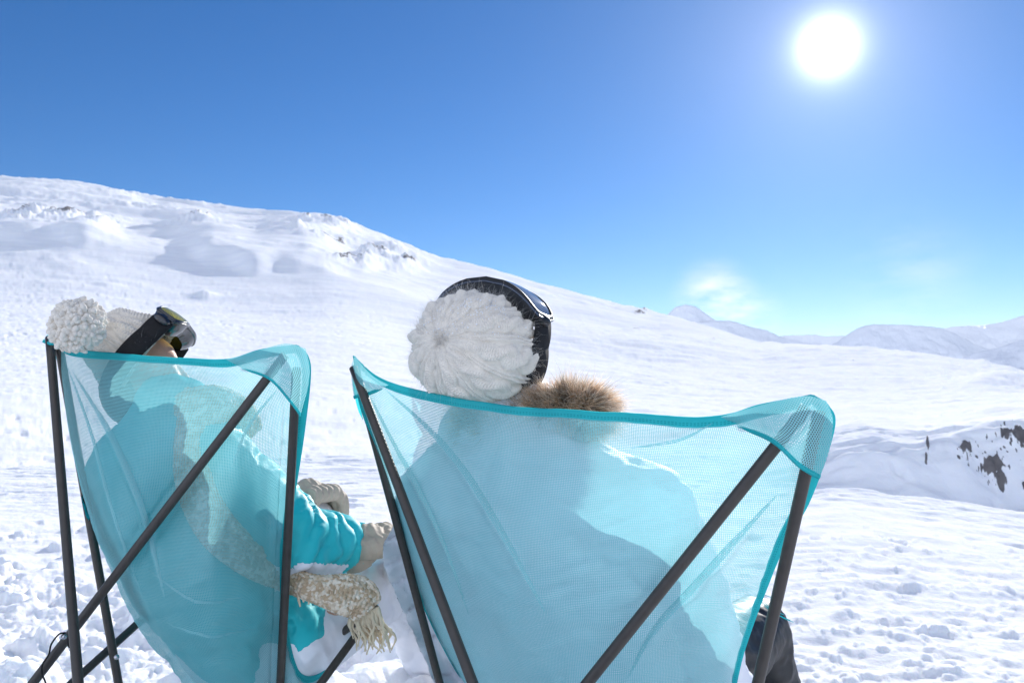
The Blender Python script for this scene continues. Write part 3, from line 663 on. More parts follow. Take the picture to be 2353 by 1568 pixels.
def build_chair(kind):
    lft = kind == 'L'
    rows = LEFT_ROWS if lft else RIGHT_ROWS
    base = P(430, 1300, 2.0) if lft else P(1350, 1300, 1.8); base[2] = 0
    root = empty('butterfly_chair', base)
    if lft:
        tag(root, 'turquoise mesh butterfly chair whose sitter wears the bobble hat', 'chair', 'turquoise mesh butterfly chairs on the snow')
        pleats = [([(165, 850), (260, 1010), (330, 1180), (380, 1380)], 9, .012), ([(150, 830), (205, 980), (260, 1180), (330, 1380)], 7, .006),
                  ([(640, 890), (570, 980), (530, 1080)], 14, .006), ([(330, 1300), (450, 1380), (560, 1370)], 16, .004), ([(380, 1430), (480, 1460), (600, 1440)], 10, .004)]
    else:
        tag(root, 'nearer turquoise mesh butterfly chair with a fur hood hanging at its rim', 'chair', 'turquoise mesh butterfly chairs on the snow')
        pleats = [([(880, 890), (985, 985), (1080, 1100), (1180, 1270), (1260, 1420)], 13, .011), ([(848, 905), (900, 1010), (960, 1120), (1020, 1250), (1080, 1420)], 7, .009),
                  ([(1640, 970), (1560, 1010), (1440, 1030)], 16, .004), ([(1790, 1130), (1690, 1240), (1600, 1340), (1500, 1450), (1440, 1560)], 14, .011)]
    o, X, nrm = sling('sling', rows, root, 190, 220 if lft else 260, pleats, [(np.array(a), np.array(b)) for a, b in ([((655,815,1.805),(75,1568,1.74)), ((681,845,1.808),(644,1568,1.98)), ((114,776,2.015),(176,1530,1.62))] if lft else [((1853,935,1.285),(1349,1568,1.42)), ((1882,945,1.295),(1741,1568,1.40)), ((812,845,1.885),(1086,1568,1.50))])])
    nr, nc = X.shape[:2]
    band(X[0], X[5], nrm[0], 'top_binding', root)
    band(X[:, 0], X[:, 4], nrm[:, 0], 'side_binding', root)
    band(X[:, -1], X[:, -5], nrm[:, -1], 'side_binding', root)
    band(X[-1], X[-5], nrm[-1], 'front_binding', root)
    if lft:
        A, B, Cc, D = P(114, 776, 2.015), P(672, 838, 1.805), P(348, 1402, 2.20), P(866, 1392, 2.15)
        rods = [(A, P(176.5, 1530, 1.62), 'F2'), (P(132, 776, 2.02), P(272, 1568, 2.02), 'F3'), (P(655, 815, 1.805), P(75, 1568, 1.74), 'F1'), (P(681, 845, 1.808), P(644, 1568, 1.98), 'F4'),
                (Cc, P(165, 1568, 1.95), 'F1'), (D, P(737, 1568, 2.0), 'F2')]
    else:
        A, B, Cc, D = P(822, 865, 1.89), P(1870, 950, 1.295), P(1085, 1555, 2.24), P(1692, 1515, 2.0)
        rods = [(P(812, 845, 1.885), P(1086, 1568, 1.50), 'F2'), (P(817, 850, 1.91), P(1010, 1568, 2.05), 'F3'), (P(1853, 935, 1.285), P(1349, 1568, 1.42), 'F1'), (P(1882, 945, 1.295), P(1741, 1568, 1.40), 'F4'),
                (Cc, P(950, 1800, 2.0), 'F1'), (D, P(1500, 1800, 1.7), 'F2')]
    feet = []
    for a, b, nme in rods:
        r_, e = rod(root, a, b); feet.append(e)
        fv, ff, fu = tube([e-(e-a)/np.linalg.norm(e-a)*.02, e+np.array([0, 0, -.004])], [.0125, .0125], 16); obj('foot', fv, ff, M['black'], r_)
    # front cross: low tips to the two forward feet
    for a, e in ((Cc, feet[3]), (D, feet[1])):
        r_, _ = rod(root, a, e, ground=None)
    # bolts
    if lft:
        bolt(root, P(147, 1461, 1.735), .012); bolt(root, P(268, 1508, 2.0), .012)
        # black retaining cord wound round the crossing
        pts = [P(150, 1452, 1.73), P(135, 1456, 1.72), P(118, 1478, 1.72), P(112, 1502, 1.725), P(98, 1524, 1.72), P(96, 1545, 1.715), P(103, 1562, 1.71), P(112, 1590, 1.70)]
        v, f, uv = tube(catmull(pts, 50), .0036, 8, flat=.5); obj('cord', v, f, M['black'], root)
        v, f, uv = tube(catmull([P(163, 1455, 1.70), P(160, 1470, 1.70), P(163, 1482, 1.70), P(172, 1480, 1.70), P(176, 1462, 1.70)], 30), .0055, 8); obj('cord', v, f, M['black'], root)
    # corner pockets
    if lft:
        pocket(root, [[(520,826,1.858),(590,806,1.82),(655,789,1.778),(702,800,1.768)],
                      [(535,834,1.852),(600,826,1.80),(665,820,1.765),(711,845,1.765)],
                      [(550,842,1.85),(615,850,1.783),(672,870,1.765),(707,890,1.77)],
                      [(560,848,1.848),(620,872,1.778),(668,925,1.768),(690,955,1.778)]])
        pocket(root, [[(124,750,2.03),(135,770,1.99),(145,782,1.98),(156,796,1.98)],
                      [(112,762,2.03),(120,778,1.985),(132,788,1.98),(146,795,1.98)],
                      [(98,784,2.03),(112,790,1.99),(124,792,1.985),(138,797,1.99)]])
    else:
        pocket(root, [[(1655,957,1.395),(1755,928,1.315),(1845,909,1.272),(1898,920,1.268)],
                      [(1672,966,1.39),(1765,958,1.295),(1850,950,1.258),(1913,965,1.265)],
                      [(1690,975,1.387),(1775,990,1.278),(1848,1015,1.258),(1905,1035,1.275)],
                      [(1700,982,1.384),(1775,1015,1.277),(1835,1070,1.265),(1882,1098,1.29)]])
        pocket(root, [[(815,816,1.88),(835,842,1.85),(860,866,1.835),(892,884,1.83)],
                      [(807,842,1.88),(826,862,1.85),(852,880,1.84),(880,890,1.83)],
                      [(808,875,1.885),(825,886,1.852),(845,892,1.845),(872,895,1.835)],
                      [(813,914,1.895),(828,909,1.86),(848,905,1.85),(878,893,1.835)]])
        # back flap of the left corner
        v = []
        g = catmull(np.array([[(808,850,1.93),(815,852,1.925)],[(813,900,1.93),(822,905,1.925)],[(822,940,1.93),(829,940,1.925)],[(833,964,1.93),(834,963,1.925)]], float), 20)
        g = catmull(g.transpose(1, 0, 2), 5).transpose(1, 0, 2); obj('corner_flap', PA(g).reshape(-1, 3), grid_faces(20, 5), M['tape'], root)
        # loose threads
        for pts in ([(1757,1366),(1775,1372),(1795,1378)], [(1747,1376),(1762,1392),(1785,1404),(1800,1411)], [(1746,1380),(1765,1398),(1790,1412),(1815,1424)], [(1748,1373),(1768,1394),(1795,1416),(1822,1428)]):
            v, f, uv = tube(catmull([P(a, b, 1.48) for a, b in pts], 20), .0006, 5); obj('loose_thread', v, f, M['tape'], root)
    return root, X
chairL, XL = build_chair('L')
chairR, XR = build_chair('R')

# ------------------------------------------------------------------ people
CELL, NU, NV, OFF = 8., 400, 300, 400.
def cover_map(X):
    """how far away the cloth is along each line of sight, carried smoothly past its border"""
    u, v, d = proj(X[:int(len(X)*.86)].reshape(-1, 3))
    G = np.full((NV, NU), np.nan)
    iu = np.clip(((u+OFF)/CELL).astype(int), 0, NU-1); iv = np.clip(((v+OFF)/CELL).astype(int), 0, NV-1)
    order = np.argsort(d); G[iv[order], iu[order]] = d[order]
    for it in range(34):
        acc = np.zeros_like(G); cnt = np.zeros_like(G)
        for ax, sh in ((0, 1), (0, -1), (1, 1), (1, -1)):
            R_ = np.roll(G, sh, ax); ok = ~np.isnan(R_); acc[ok] += R_[ok]; cnt[ok] += 1
        m = np.isnan(G) & (cnt > 0); G[m] = acc[m]/cnt[m]-(.010 if it > 1 else 0)
    G[np.isnan(G)] = .5
    for _ in range(2):
        G = (G*2+np.roll(G, 1, 0)+np.roll(G, -1, 0)+np.roll(G, 1, 1)+np.roll(G, -1, 1))/6
    return G
def lean_on(v, G, gap=.006, crease=0., seed=0):
    """settle a body against the cloth: nothing comes through it"""
    u, w_, d = proj(v)
    x = np.clip((u+OFF)/CELL-.5, 0, NU-2); y = np.clip((w_+OFF)/CELL-.5, 0, NV-2)
    i, j = x.astype(int), y.astype(int); a, b = x-i, y-j
    lim = (G[j, i]*(1-a)+G[j, i+1]*a)*(1-b)+(G[j+1, i]*(1-a)+G[j+1, i+1]*a)*b+gap
    if crease:                                    # clothing bunches away from the cloth between the points of contact
        q = fbm(u*.009, w_*.016, d*0+seed, seed=seed, o=3); r_ = 1-np.abs(fbm(u*.004+3, w_*.011+u*.003, d*0+seed, seed=seed+4, o=3))*2.6
        lim = lim+crease*(np.clip(q+.1, 0, 1)+.8*np.clip(r_, 0, 1)**3)
    return PA(np.stack([u, w_, np.maximum(d, lim)], -1))
GL, GR = cover_map(XL), cover_map(XR)

def frame(g, n):
    g = np.array(g, float); g /= np.linalg.norm(g)
    n = np.array(n, float); n = n-g*(n@g); n /= np.linalg.norm(n)
    return g, n, np.cross(g, n)                # goggle direction, crown direction, side
def head_mesh(c, fwd, up, s=1.0):
    """a head with brow, eyes, nose, lips, chin and ears"""
    fwd = fwd/np.linalg.norm(fwd); up = up-fwd*(up@fwd); up /= np.linalg.norm(up); sd_ = np.cross(fwd, up)
    d = ICO5[0].copy(); x, y, z = d[:, 0], d[:, 1], d[:, 2]   # x side, y forward, z up
    q = np.stack([x*.073, y*.094, z*.118], -1)
    lowf = np.clip(-z, 0, 1)
    q[:, 0] *= 1-.28*lowf**1.5; q[:, 1] += np.where(z < 0, -.012*lowf*(y < .2), 0)
    q[:, 1] = np.where((y > 0), np.minimum(q[:, 1], .083+.0*z), q[:, 1])
    X, Z = q[:, 0], q[:, 2]; f = (y > .15)
    def G2(cx, cz, sx, sz): return np.exp(-((X-cx)/sx)**2-((Z-cz)/sz)**2)*f
    a = np.zeros(len(q))
    nz = np.clip((.018-Z)/.05, 0, 1)*(Z > -.036)
    a += .024*np.exp(-(X/(.007+.007*nz))**2)*f*np.where(Z > -.034, np.clip((.020-Z)/.052, 0, 1), np.exp(-((Z+.034)/.005)**2))
    for sx in (-1, 1):
        a += -.012*G2(sx*.031, .004, .015, .011) + .0065*G2(sx*.031, .002, .011, .009)
        a += .006*G2(sx*.030, .026, .020, .007) + .005*G2(sx*.04, -.030, .02, .018)
        a += .004*G2(sx*.011, -.034, .006, .006)
    a += .007*G2(0, -.056, .020, .005) + .008*G2(0, -.067, .017, .006) - .004*G2(0, -.0615, .024, .002) + .010*G2(0, -.092, .018, .014) - .004*G2(0, -.078, .02, .005)
    q[:, 1] += a
    v = np.asarray(c)+s*(q[:, :1]*sd_+q[:, 1:2]*fwd+q[:, 2:3]*up)
    m = MB(); m.add(v, ICO5[1])
    for sx in (-1, 1):
        th = np.linspace(0, 2*math.pi, 22); e = np.stack([np.full(22, sx*.079), -.012+.017*np.cos(th)*(1-.2*np.sin(th)), -.004+.029*np.sin(th)], -1)
        p = np.asarray(c)+s*(e[:, :1]*sd_+e[:, 1:2]*fwd+e[:, 2:3]*up); m.add(*tube(p, .0055*s, 8))
        m.add(*ell(np.asarray(c)+s*(sx*.076*sd_-.010*fwd-.004*up), (.004, .014, .024), (sd_, fwd, up)))
    return m, sd_, fwd, up

M['skin'] = simple('skin', (.62, .36, .26), .5, 0, .4, noise=(40, .12), sub=.25, bump=(500, .1, .0005))
M['hair'] = simple('brown_hair', (.10, .055, .03), .5, 0, .4, noise=(120, .4))
M['wool'] = simple('cream_wool', (.84, .78, .695), .95, 0, .1, noise=(30, .08), sheen=.3, bump=(1100, .5, .0012))
M['wool2'] = simple('pale_grey_wool', (.78, .725, .645), .95, 0, .1, noise=(60, .12), sheen=.3, bump=(1300, .5, .001))
M['jacket_t'] = simple('turquoise_ski_shell', (.02, .52, .57), .5, 0, .35, noise=(6, .1), bump=(700, .25, .0005))
M['jacket_w'] = simple('white_ski_shell', (.86, .87, .92), .6, 0, .3, noise=(6, .05), bump=(700, .25, .0005))
M['dark'] = simple('black_ski_trousers', (.020, .021, .023), .5, 0, .5, noise=(12, .3), bump=(800, .3, .0005))
M['glove'] = simple('beige_glove_leather', (.46, .40, .32), .7, 0, .25, noise=(25, .12), bump=(260, .25, .0012))
M['glove_d'] = simple('dark_glove_trim', (.06, .055, .05), .8, 0, .2, noise=(90, .3))
M['boot'] = simple('dark_boot', (.03, .03, .032), .5, 0, .5, noise=(30, .4))
M['frame'] = simple('glossy_black_frame', (.012, .014, .02), .22, 0, .6, noise=(20, .2), coat=.5)
M['frame_n'] = simple('navy_frame', (.03, .045, .08), .25, 0, .6, noise=(20, .2), coat=.5)
M['frame_d'] = simple('matt_black_frame', (.008, .009, .012), .45, 0, .4, noise=(20, .2))
def lens_mat(name, c1, c2):
    m, nt, out = mat(name)
    p = N(nt, 'ShaderNodeBsdfPrincipled', inp={'Roughness': .04, 'Metallic': .35}); p.inputs['Coat Weight'].default_value = 1.
    tc = N(nt, 'ShaderNodeTexCoord'); nz = N(nt, 'ShaderNodeTexNoise', inp={'Scale': 30.}); nt.links.new(tc.outputs['Object'], nz.inputs[0])
    mx = N(nt, 'ShaderNodeMix', data_type='RGBA'); nt.links.new(nz.outputs[0], mx.inputs[0]); mx.inputs[6].default_value = (*c1, 1); mx.inputs[7].default_value = (*c2, 1)
    nt.links.new(mx.outputs[2], p.inputs['Base Color'])
    tr = N(nt, 'ShaderNodeBsdfTransparent'); tr.inputs[0].default_value = (*c2, 1)
    ms = N(nt, 'ShaderNodeMixShader', inp={0: .35}); nt.links.new(p.outputs[0], ms.inputs[1]); nt.links.new(tr.outputs[0], ms.inputs[2]); nt.links.new(ms.outputs[0], out.inputs[0])
    return m
M['lens_y'] = lens_mat('yellow_lens', (.30, .27, .02), (.8, .7, .10))
M['lens_g'] = lens_mat('grey_lens', (.22, .24, .28), (.5, .53, .58))
def scarf_mat():
    m, nt, out = mat('tweed_yarn')
    p = N(nt, 'ShaderNodeBsdfPrincipled', inp={'Roughness': .95}); nt.links.new(p.outputs[0], out.inputs[0])
    tc = N(nt, 'ShaderNodeTexCoord')
    vo = N(nt, 'ShaderNodeTexVoronoi', inp={'Scale': 120.}); nt.links.new(tc.outputs['Object'], vo.inputs['Vector'])
    n1 = N(nt, 'ShaderNodeTexNoise', inp={'Scale': 55., 'Detail': 3.}); nt.links.new(tc.outputs['Object'], n1.inputs['Vector'])
    sx_ = N(nt, 'ShaderNodeSeparateXYZ'); nt.links.new(vo.outputs['Color'], sx_.inputs[0])
    mm = N(nt, 'ShaderNodeMath', operation='MULTIPLY_ADD', inp={1: .45}); nt.links.new(sx_.outputs[0], mm.inputs[0]); 
    m3 = N(nt, 'ShaderNodeMath', operation='MULTIPLY', inp={1: .6}); nt.links.new(n1.outputs[0], m3.inputs[0]); nt.links.new(m3.outputs[0], mm.inputs[2])
    cr = N(nt, 'ShaderNodeValToRGB'); nt.links.new(mm.outputs[0], cr.inputs[0])
    e = cr.color_ramp.elements; e[0].position = .2; e[0].color = (.44, .32, .21, 1); e[1].position = .75; e[1].color = (.80, .72, .60, 1)
    x = e.new(.45); x.color = (.50, .38, .25, 1)
    nt.links.new(cr.outputs[0], p.inputs['Base Color'])
    bp = N(nt, 'ShaderNodeBump', inp={'Strength': .9, 'Distance': .004}); bp.invert = True; nt.links.new(vo.outputs['Distance'], bp.inputs['Height']); nt.links.new(bp.outputs[0], p.inputs['Normal'])
    return m
M['tweed'] = scarf_mat()
M['fringe'] = simple('cream_fringe_yarn', (.70, .60, .43), .95, 0, .1, noise=(20, .2), sheen=.3)

def knit_dome(c, n, a, b, RN, RA, RB, parent, matk, cables=9, reach=2.0, twist=.052, amp=.010, nr=260, nc=620, pinch=.012, seed=0, slouch=None, name='hat'):
    """a cable-knit cap grown from its crown: cables run from the crown to the brim"""
    th = np.linspace(.02, reach, nr)[:, None]; ph = np.linspace(0, 2*math.pi, nc, endpoint=False)[None]
    base = lambda t: (np.cos(t)*RN, np.sin(t))
    z, r = base(th)
    Rm = (RA+RB)/2; s = th*Rm
    wob = .25*fbm(np.cos(ph)*2+0*th, np.sin(ph)*2+s*9, seed=seed, o=2)
    k = (ph/(2*math.pi))*cables+wob*.5+ .18*np.sin(th*1.3)
    fr = k-np.floor(k); x = (fr-.5)*2
    idx = np.floor(k)
    rope = np.maximum(np.sin(th), .05)
    width = rope*2*math.pi*Rm/cables                      # metres across one cable repeat
    phs = s/twist*math.pi+idx*1.1
    w1 = .30*np.sin(phs); h = np.full_like(x+0*s, -1.)
    for sg, po in ((1, 0), (-1, math.pi)):
        cx = w1*sg; dd = (x-cx)/.37
        lift = .35*np.cos(phs+po)
        hh = np.sqrt(np.clip(1-dd**2, 0, 1))*(1+lift*.8)
        # slanting plies along each strand
        hh = hh*(1+.32*(np.abs(np.sin(s*640+np.abs(np.sin(dd*4.2))*1.3))-.6)+.10*(np.abs(np.cos(dd*4.2))-.6))
        h = np.maximum(h, hh)
    # purl background and a small side rib
    side = np.exp(-((np.abs(x)-.88)/.13)**2)*.55*(1+.3*np.abs(np.sin(s*640)))
    h = np.maximum(np.clip(h, 0, 2), side)
    fade = sstep(.10, .45, th)
    radial = np.cos(ph*cables*1.0)*0
    h = h*fade+(1-fade)*(.6+.5*np.abs(np.sin(ph*cables+wob)))
    A_ = amp*h*np.clip(width/.06, .35, 1.15)
    lum = .006*fbm(np.cos(ph)*1.6+0*th, np.sin(ph)*1.6+th*1.8, seed=seed+3, o=3)
    dz = -pinch*np.exp(-(th/.17)**2)
    pos = np.asarray(c)[None, None]+n*(z+dz+0*ph)[..., None]+(a*(np.cos(ph)*RA)[..., None]+b*(np.sin(ph)*RB)[..., None])*(r[..., None])
    nn = n*(z+0*ph)[..., None]/RN**2*RN+(a*(np.cos(ph)/RA)[..., None]+b*(np.sin(ph)/RB)[..., None])*r[..., None]*Rm
    nn /= np.linalg.norm(nn, axis=2)[..., None]
    pos = pos+nn*(A_+lum)[..., None]
    if slouch is not None: pos = slouch(pos, th+0*ph)
    v = pos.reshape(-1, 3); f = [tuple(q) for q in grid_faces(nr, nc, True)]+[tuple(range(nc))[::-1]]
    return obj(name, v, f, M[matk], parent), pos, nn
def hairs(name, root_pts, dirs, lens, rads, matr, parent, seg=6, curl=.3, grav=-.3, seed=0, tone=None):
    rng = np.random.default_rng(seed); n = len(root_pts)
    t = np.linspace(0, 1, seg)[None, :, None]
    side = rng.normal(size=(n, 1, 3))*curl
    g = np.array([0, 0, grav])[None, None]
    L = lens[:, None, None]
    p = root_pts[:, None]+L*(dirs[:, None]*t+(side+g)*t*t*.5)-rootof(parent)
    hc = bpy.data.hair_curves.new(name); hc.add_curves([seg]*n)
    hc.attributes['position'].data.foreach_set('vector', p.astype(np.float32).ravel())
    ra = hc.attributes.get('radius') or hc.attributes.new('radius', 'FLOAT', 'POINT')
    ra.data.foreach_set('value', (rads[:, None]*(1-.85*t[..., 0])).astype(np.float32).ravel())
    if tone is not None:
        ta = hc.attributes.new('tone', 'FLOAT', 'CURVE'); ta.data.foreach_set('value', tone.astype(np.float32))
    hc.materials.append(matr)
    o = bpy.data.objects.new(name, hc); link(o, parent); return o
def hair_mat(name, c0, c1, c2, trans=.35):
    m, nt, out = mat(name)
    hi = N(nt, 'ShaderNodeHairInfo'); cr = N(nt, 'ShaderNodeValToRGB'); nt.links.new(hi.outputs['Intercept'], cr.inputs[0])
    e = cr.color_ramp.elements; e[0].color = (*c0, 1); e[1].color = (*c2, 1); x = e.new(.55); x.color = (*c1, 1)
    mr = N(nt, 'ShaderNodeMapRange', inp={3: .55, 4: 1.25})
    ta = N(nt, 'ShaderNodeAttribute', attribute_name='tone'); nt.links.new(ta.outputs['Fac'] if name == 'fur' else hi.outputs['Random'], mr.inputs[0])
    if name == 'fur': mr.inputs[3].default_value = .35; mr.inputs[4].default_value = 1.4
    sc = N(nt, 'ShaderNodeVectorMath', operation='SCALE'); nt.links.new(cr.outputs[0], sc.inputs[0]); nt.links.new(mr.outputs[0], sc.inputs['Scale'])
    d = N(nt, 'ShaderNodeBsdfDiffuse'); t = N(nt, 'ShaderNodeBsdfTranslucent'); g = N(nt, 'ShaderNodeBsdfGlossy', inp={'Roughness': .35})
    for q in (d, t): nt.links.new(sc.outputs[0], q.inputs[0])
    a = N(nt, 'ShaderNodeMixShader', inp={0: trans}); nt.links.new(d.outputs[0], a.inputs[1]); nt.links.new(t.outputs[0], a.inputs[2])
    b = N(nt, 'ShaderNodeMixShader', inp={0: .1}); nt.links.new(a.outputs[0], b.inputs[1]); nt.links.new(g.outputs[0], b.inputs[2])
    nt.links.new(b.outputs[0], out.inputs[0]); return m
M['fuzz'] = hair_mat('wool_fuzz', (.75, .73, .70), (.85, .83, .8), (.95, .94, .92), .5)
M['fur'] = hair_mat('fur', (.24, .155, .10), (.76, .52, .31), (1., .95, .86), .5)

def goggles(c, g, n, sdv, rg, rx, parent, lens, framek, tilt=0., span=58, bh=.042, out_=.046, hof=0., strap=True, hw=.034, flat=.62, rimk='frame'):
    """ski goggles worn pushed up: hollow frame with a curved lens, and a wide elastic band round the head"""
    def rp(phi, rad, h):
        ph = np.radians(phi)
        return np.asarray(c)+(g*((rg+rad)*np.cos(ph))[..., None]+sdv*((rx+rad)*np.sin(ph))[..., None])+n*np.asarray(h)[..., None]
    k = 96; t = np.linspace(0, 2*math.pi, k, endpoint=False)
    def loop(sp, hh, rad, e=.45):
        cph = np.sign(np.cos(t))*np.abs(np.cos(t))**e*sp
        chh = np.sign(np.sin(t))*np.abs(np.sin(t))**e*hh
        nose = np.exp(-(cph/11)**2)*(np.sin(t) < 0)*hh*.38
        return cph, chh+nose, np.broadcast_to(np.asarray(rad, float), t.shape)
    fl = lambda a: flat*(1-np.cos(np.radians(a)))*(rg+out_)          # the lens is flatter than the head
    rings = []
    for sp, hh, rad in ((span*.86, bh*.80, -.010), (span*.93, bh*.92, .010), (span*.98, bh*.98, .020), (span, bh, .032), (span*1.0, bh*1.02, .040), (span*.97, bh*.99, .046), (span*.93, bh*.93, .047), (span*.90, bh*.88, .043), (span*.90, bh*.86, .036), (span*.92, bh*.88, .024), (span*.84, bh*.74, .006-.014)):
        a, h, rr = loop(sp, hh, rad*out_/.046); rings.append(rp(a, rr+ .010*(1-(a/span)**2)*(rad > .02), h+hof)+g*(fl(a)*np.clip(rad/.046, 0, 1)**1.2)[:, None])
    v = np.stack(rings, 0).reshape(-1, 3)
    root = obj('goggles', v, [tuple(q) for q in grid_faces(len(rings), k, True)], M[framek], parent)
    # raised rib round the frame
    a, h, rr = loop(span*.985, bh*1.0, .030*out_/.046); p = rp(a, rr+.012, h+hof)+g*(fl(a)*.65)[:, None]; tv, tf, tu = tube(np.concatenate([p, p[:1]]), .0028, 8); obj('rib', tv, tf, M[rimk], root)
    # lens
    rr_ = np.linspace(0, 1, 14)[:, None]
    a, h, _ = loop(span*.91, bh*.89, 0.)
    A = rr_*a[None]; Hh = rr_*h[None]
    pos = rp(A, out_*.93+.012*(1-(A/span)**2)+.004*(1-rr_**2), Hh+hof)+g*fl(A)[..., None]
    obj('lens', pos.reshape(-1, 3), [tuple(q) for q in grid_faces(14, k, True)], M[lens], root)
    if strap:
        pa = np.concatenate([np.linspace(span*.92, 360-span*.92, 90)]); m = len(pa)
        e = np.clip(np.minimum(pa-span*.92, 360-span*.92-pa)/22, 0, 1); rad = .030*(1-e)+.0065*e
        prof = [(-hw, 0), (-hw, .003), (-hw*.3, .0036), (hw*.3, .0036), (hw, .003), (hw, 0), (0, -.0005)]
        V = np.stack([rp(pa, rad+b, np.full(m, a_)+hof-.004*np.sin(np.radians(pa))**2) for a_, b in prof], 1)
        obj('strap', V.reshape(-1, 3), [tuple(q) for q in grid_faces(m, len(prof), True)], M['black'], root)
        for sp in (span*.95, -span*.95):
            q = rp(np.array([sp]), np.array([.033]), np.array([hof]))[0]
            rdir = q-np.asarray(c); rdir /= np.linalg.norm(rdir)
            ax = np.cross(n, rdir); bv = []
            m_, nn_, ff_ = sdf_mesh([ell(q, (.012, .016, .024), (rdir, ax, n))], .004, 2)
            obj('buckle', m_, ff_, M[framek], root)
    return root
def glove(wrist, palm, knuck_dir, spread_dir, normal, parent, name='glove', sz=1.0, bend=(.5, .7, .6), label=None):
    """a padded ski glove: cuff, palm, four unequal bent fingers and a side thumb"""
    d = knuck_dir/np.linalg.norm(knuck_dir); s_ = spread_dir-d*(spread_dir@d); s_ /= np.linalg.norm(s_); nrm = np.cross(s_, d)
    if nrm@normal < 0: nrm = -nrm
    pr = []
    palm = np.asarray(palm); wrist = np.asarray(wrist)
    pr.append(capsule(wrist, palm-d*.02*sz, .036*sz, .034*sz))
    for k in (-1.5, -.5, .5, 1.5):
        pr.append(capsule(palm-d*.035*sz+s_*k*.017*sz, palm+d*.028*sz+s_*k*.021*sz, .021*sz, .019*sz))
    tips = []
    for k, L in zip((-1.5, -.5, .5, 1.5), (.84, 1.0, .96, .76)):
        p = palm+d*.032*sz+s_*k*.0225*sz; ang = 0; dirn = d
        for j, (bl, ba) in enumerate(zip((.036, .028, .022), bend)):
            ang += ba+.06*k*(j == 0)
            dirn = d*math.cos(ang)-nrm*math.sin(ang)+s_*k*.06
            q = p+dirn*bl*L*sz; pr.append(capsule(p, q, (.0150-.001*j)*sz, (.0142-.001*j)*sz)); p = q
    p = palm-d*.030*sz-s_*.034*sz-nrm*.008*sz
    q = p+(-s_*.55+d*.65-nrm*.35)*.036*sz; r_ = q+(d*.85-s_*.1-nrm*.5)*.030*sz
    pr.append(capsule(p, q, .0185*sz, .0165*sz)); pr.append(capsule(q, r_, .0165*sz, .014*sz))
    v, nn, f = sdf_mesh(pr, .0035, 5, .5)
    # creases across the back of the glove
    uu = (v-palm)@d; ss = (v-palm)@s_
    v = v+nn*(.0016*np.sin(uu*260+2*np.sin(ss*60))+.0015*fbm(v[:, 0]*60, v[:, 1]*60, v[:, 2]*60, seed=2, o=3))[:, None]
    o = obj(name, v, f, M['glove'], parent)
    ax = (wrist-palm); ax /= np.linalg.norm(ax)
    cv, cf, cu = tube([wrist-ax*.012*sz, wrist, wrist+ax*.012*sz, wrist+ax*.03*sz], [.037*sz, .0395*sz, .040*sz, .036*sz], 28); obj('cuff', cv, cf, M['glove'], o)
    return o
def folds(v, nn, a, b, amp, freq, seed=0, lo=0., hi=1., side=None):
    """cloth gathered in folds round a limb from a to b"""
    a = np.asarray(a); b = np.asarray(b); L = np.linalg.norm(b-a); d = (b-a)/L
    t = ((v-a)@d)/L; rad = v-a-np.outer(t*L, d); dist = np.linalg.norm(rad, axis=1)
    ang = np.arctan2(rad@np.cross(d, [0, 0, 1.0]), rad[:, 2])
    ph = t*freq+.55*np.sin(ang*1.0+seed)+.6*fbm(v[:, 0]*9, v[:, 1]*9, v[:, 2]*9, seed=seed, o=2)
    w_ = np.abs(np.sin(ph*math.pi)); prof = (w_**.6-.6)
    m = sstep(lo-.08, lo+.06, t)*(1-sstep(hi-.04, hi+.06, t))*(dist < .16)
    am = .5+.5*np.clip(fbm(v[:, 0]*7+5, v[:, 1]*7, v[:, 2]*7, seed=seed+9, o=2)+.5, 0, 1.5)
    return v+nn*(amp*prof*m*am)[:, None]
def crumple(v, nn, amp, sc, seed=0):
    q = fbm(v[:, 0]*sc, v[:, 1]*sc, v[:, 2]*sc*1.3, seed=seed, o=4)
    return v+nn*(amp*(1-2*np.abs(q)))[:, None]
def limbs(chain):
    return [capsule(chain[k][0], chain[k+1][0], chain[k][1], chain[k+1][1]) for k in range(len(chain)-1)]

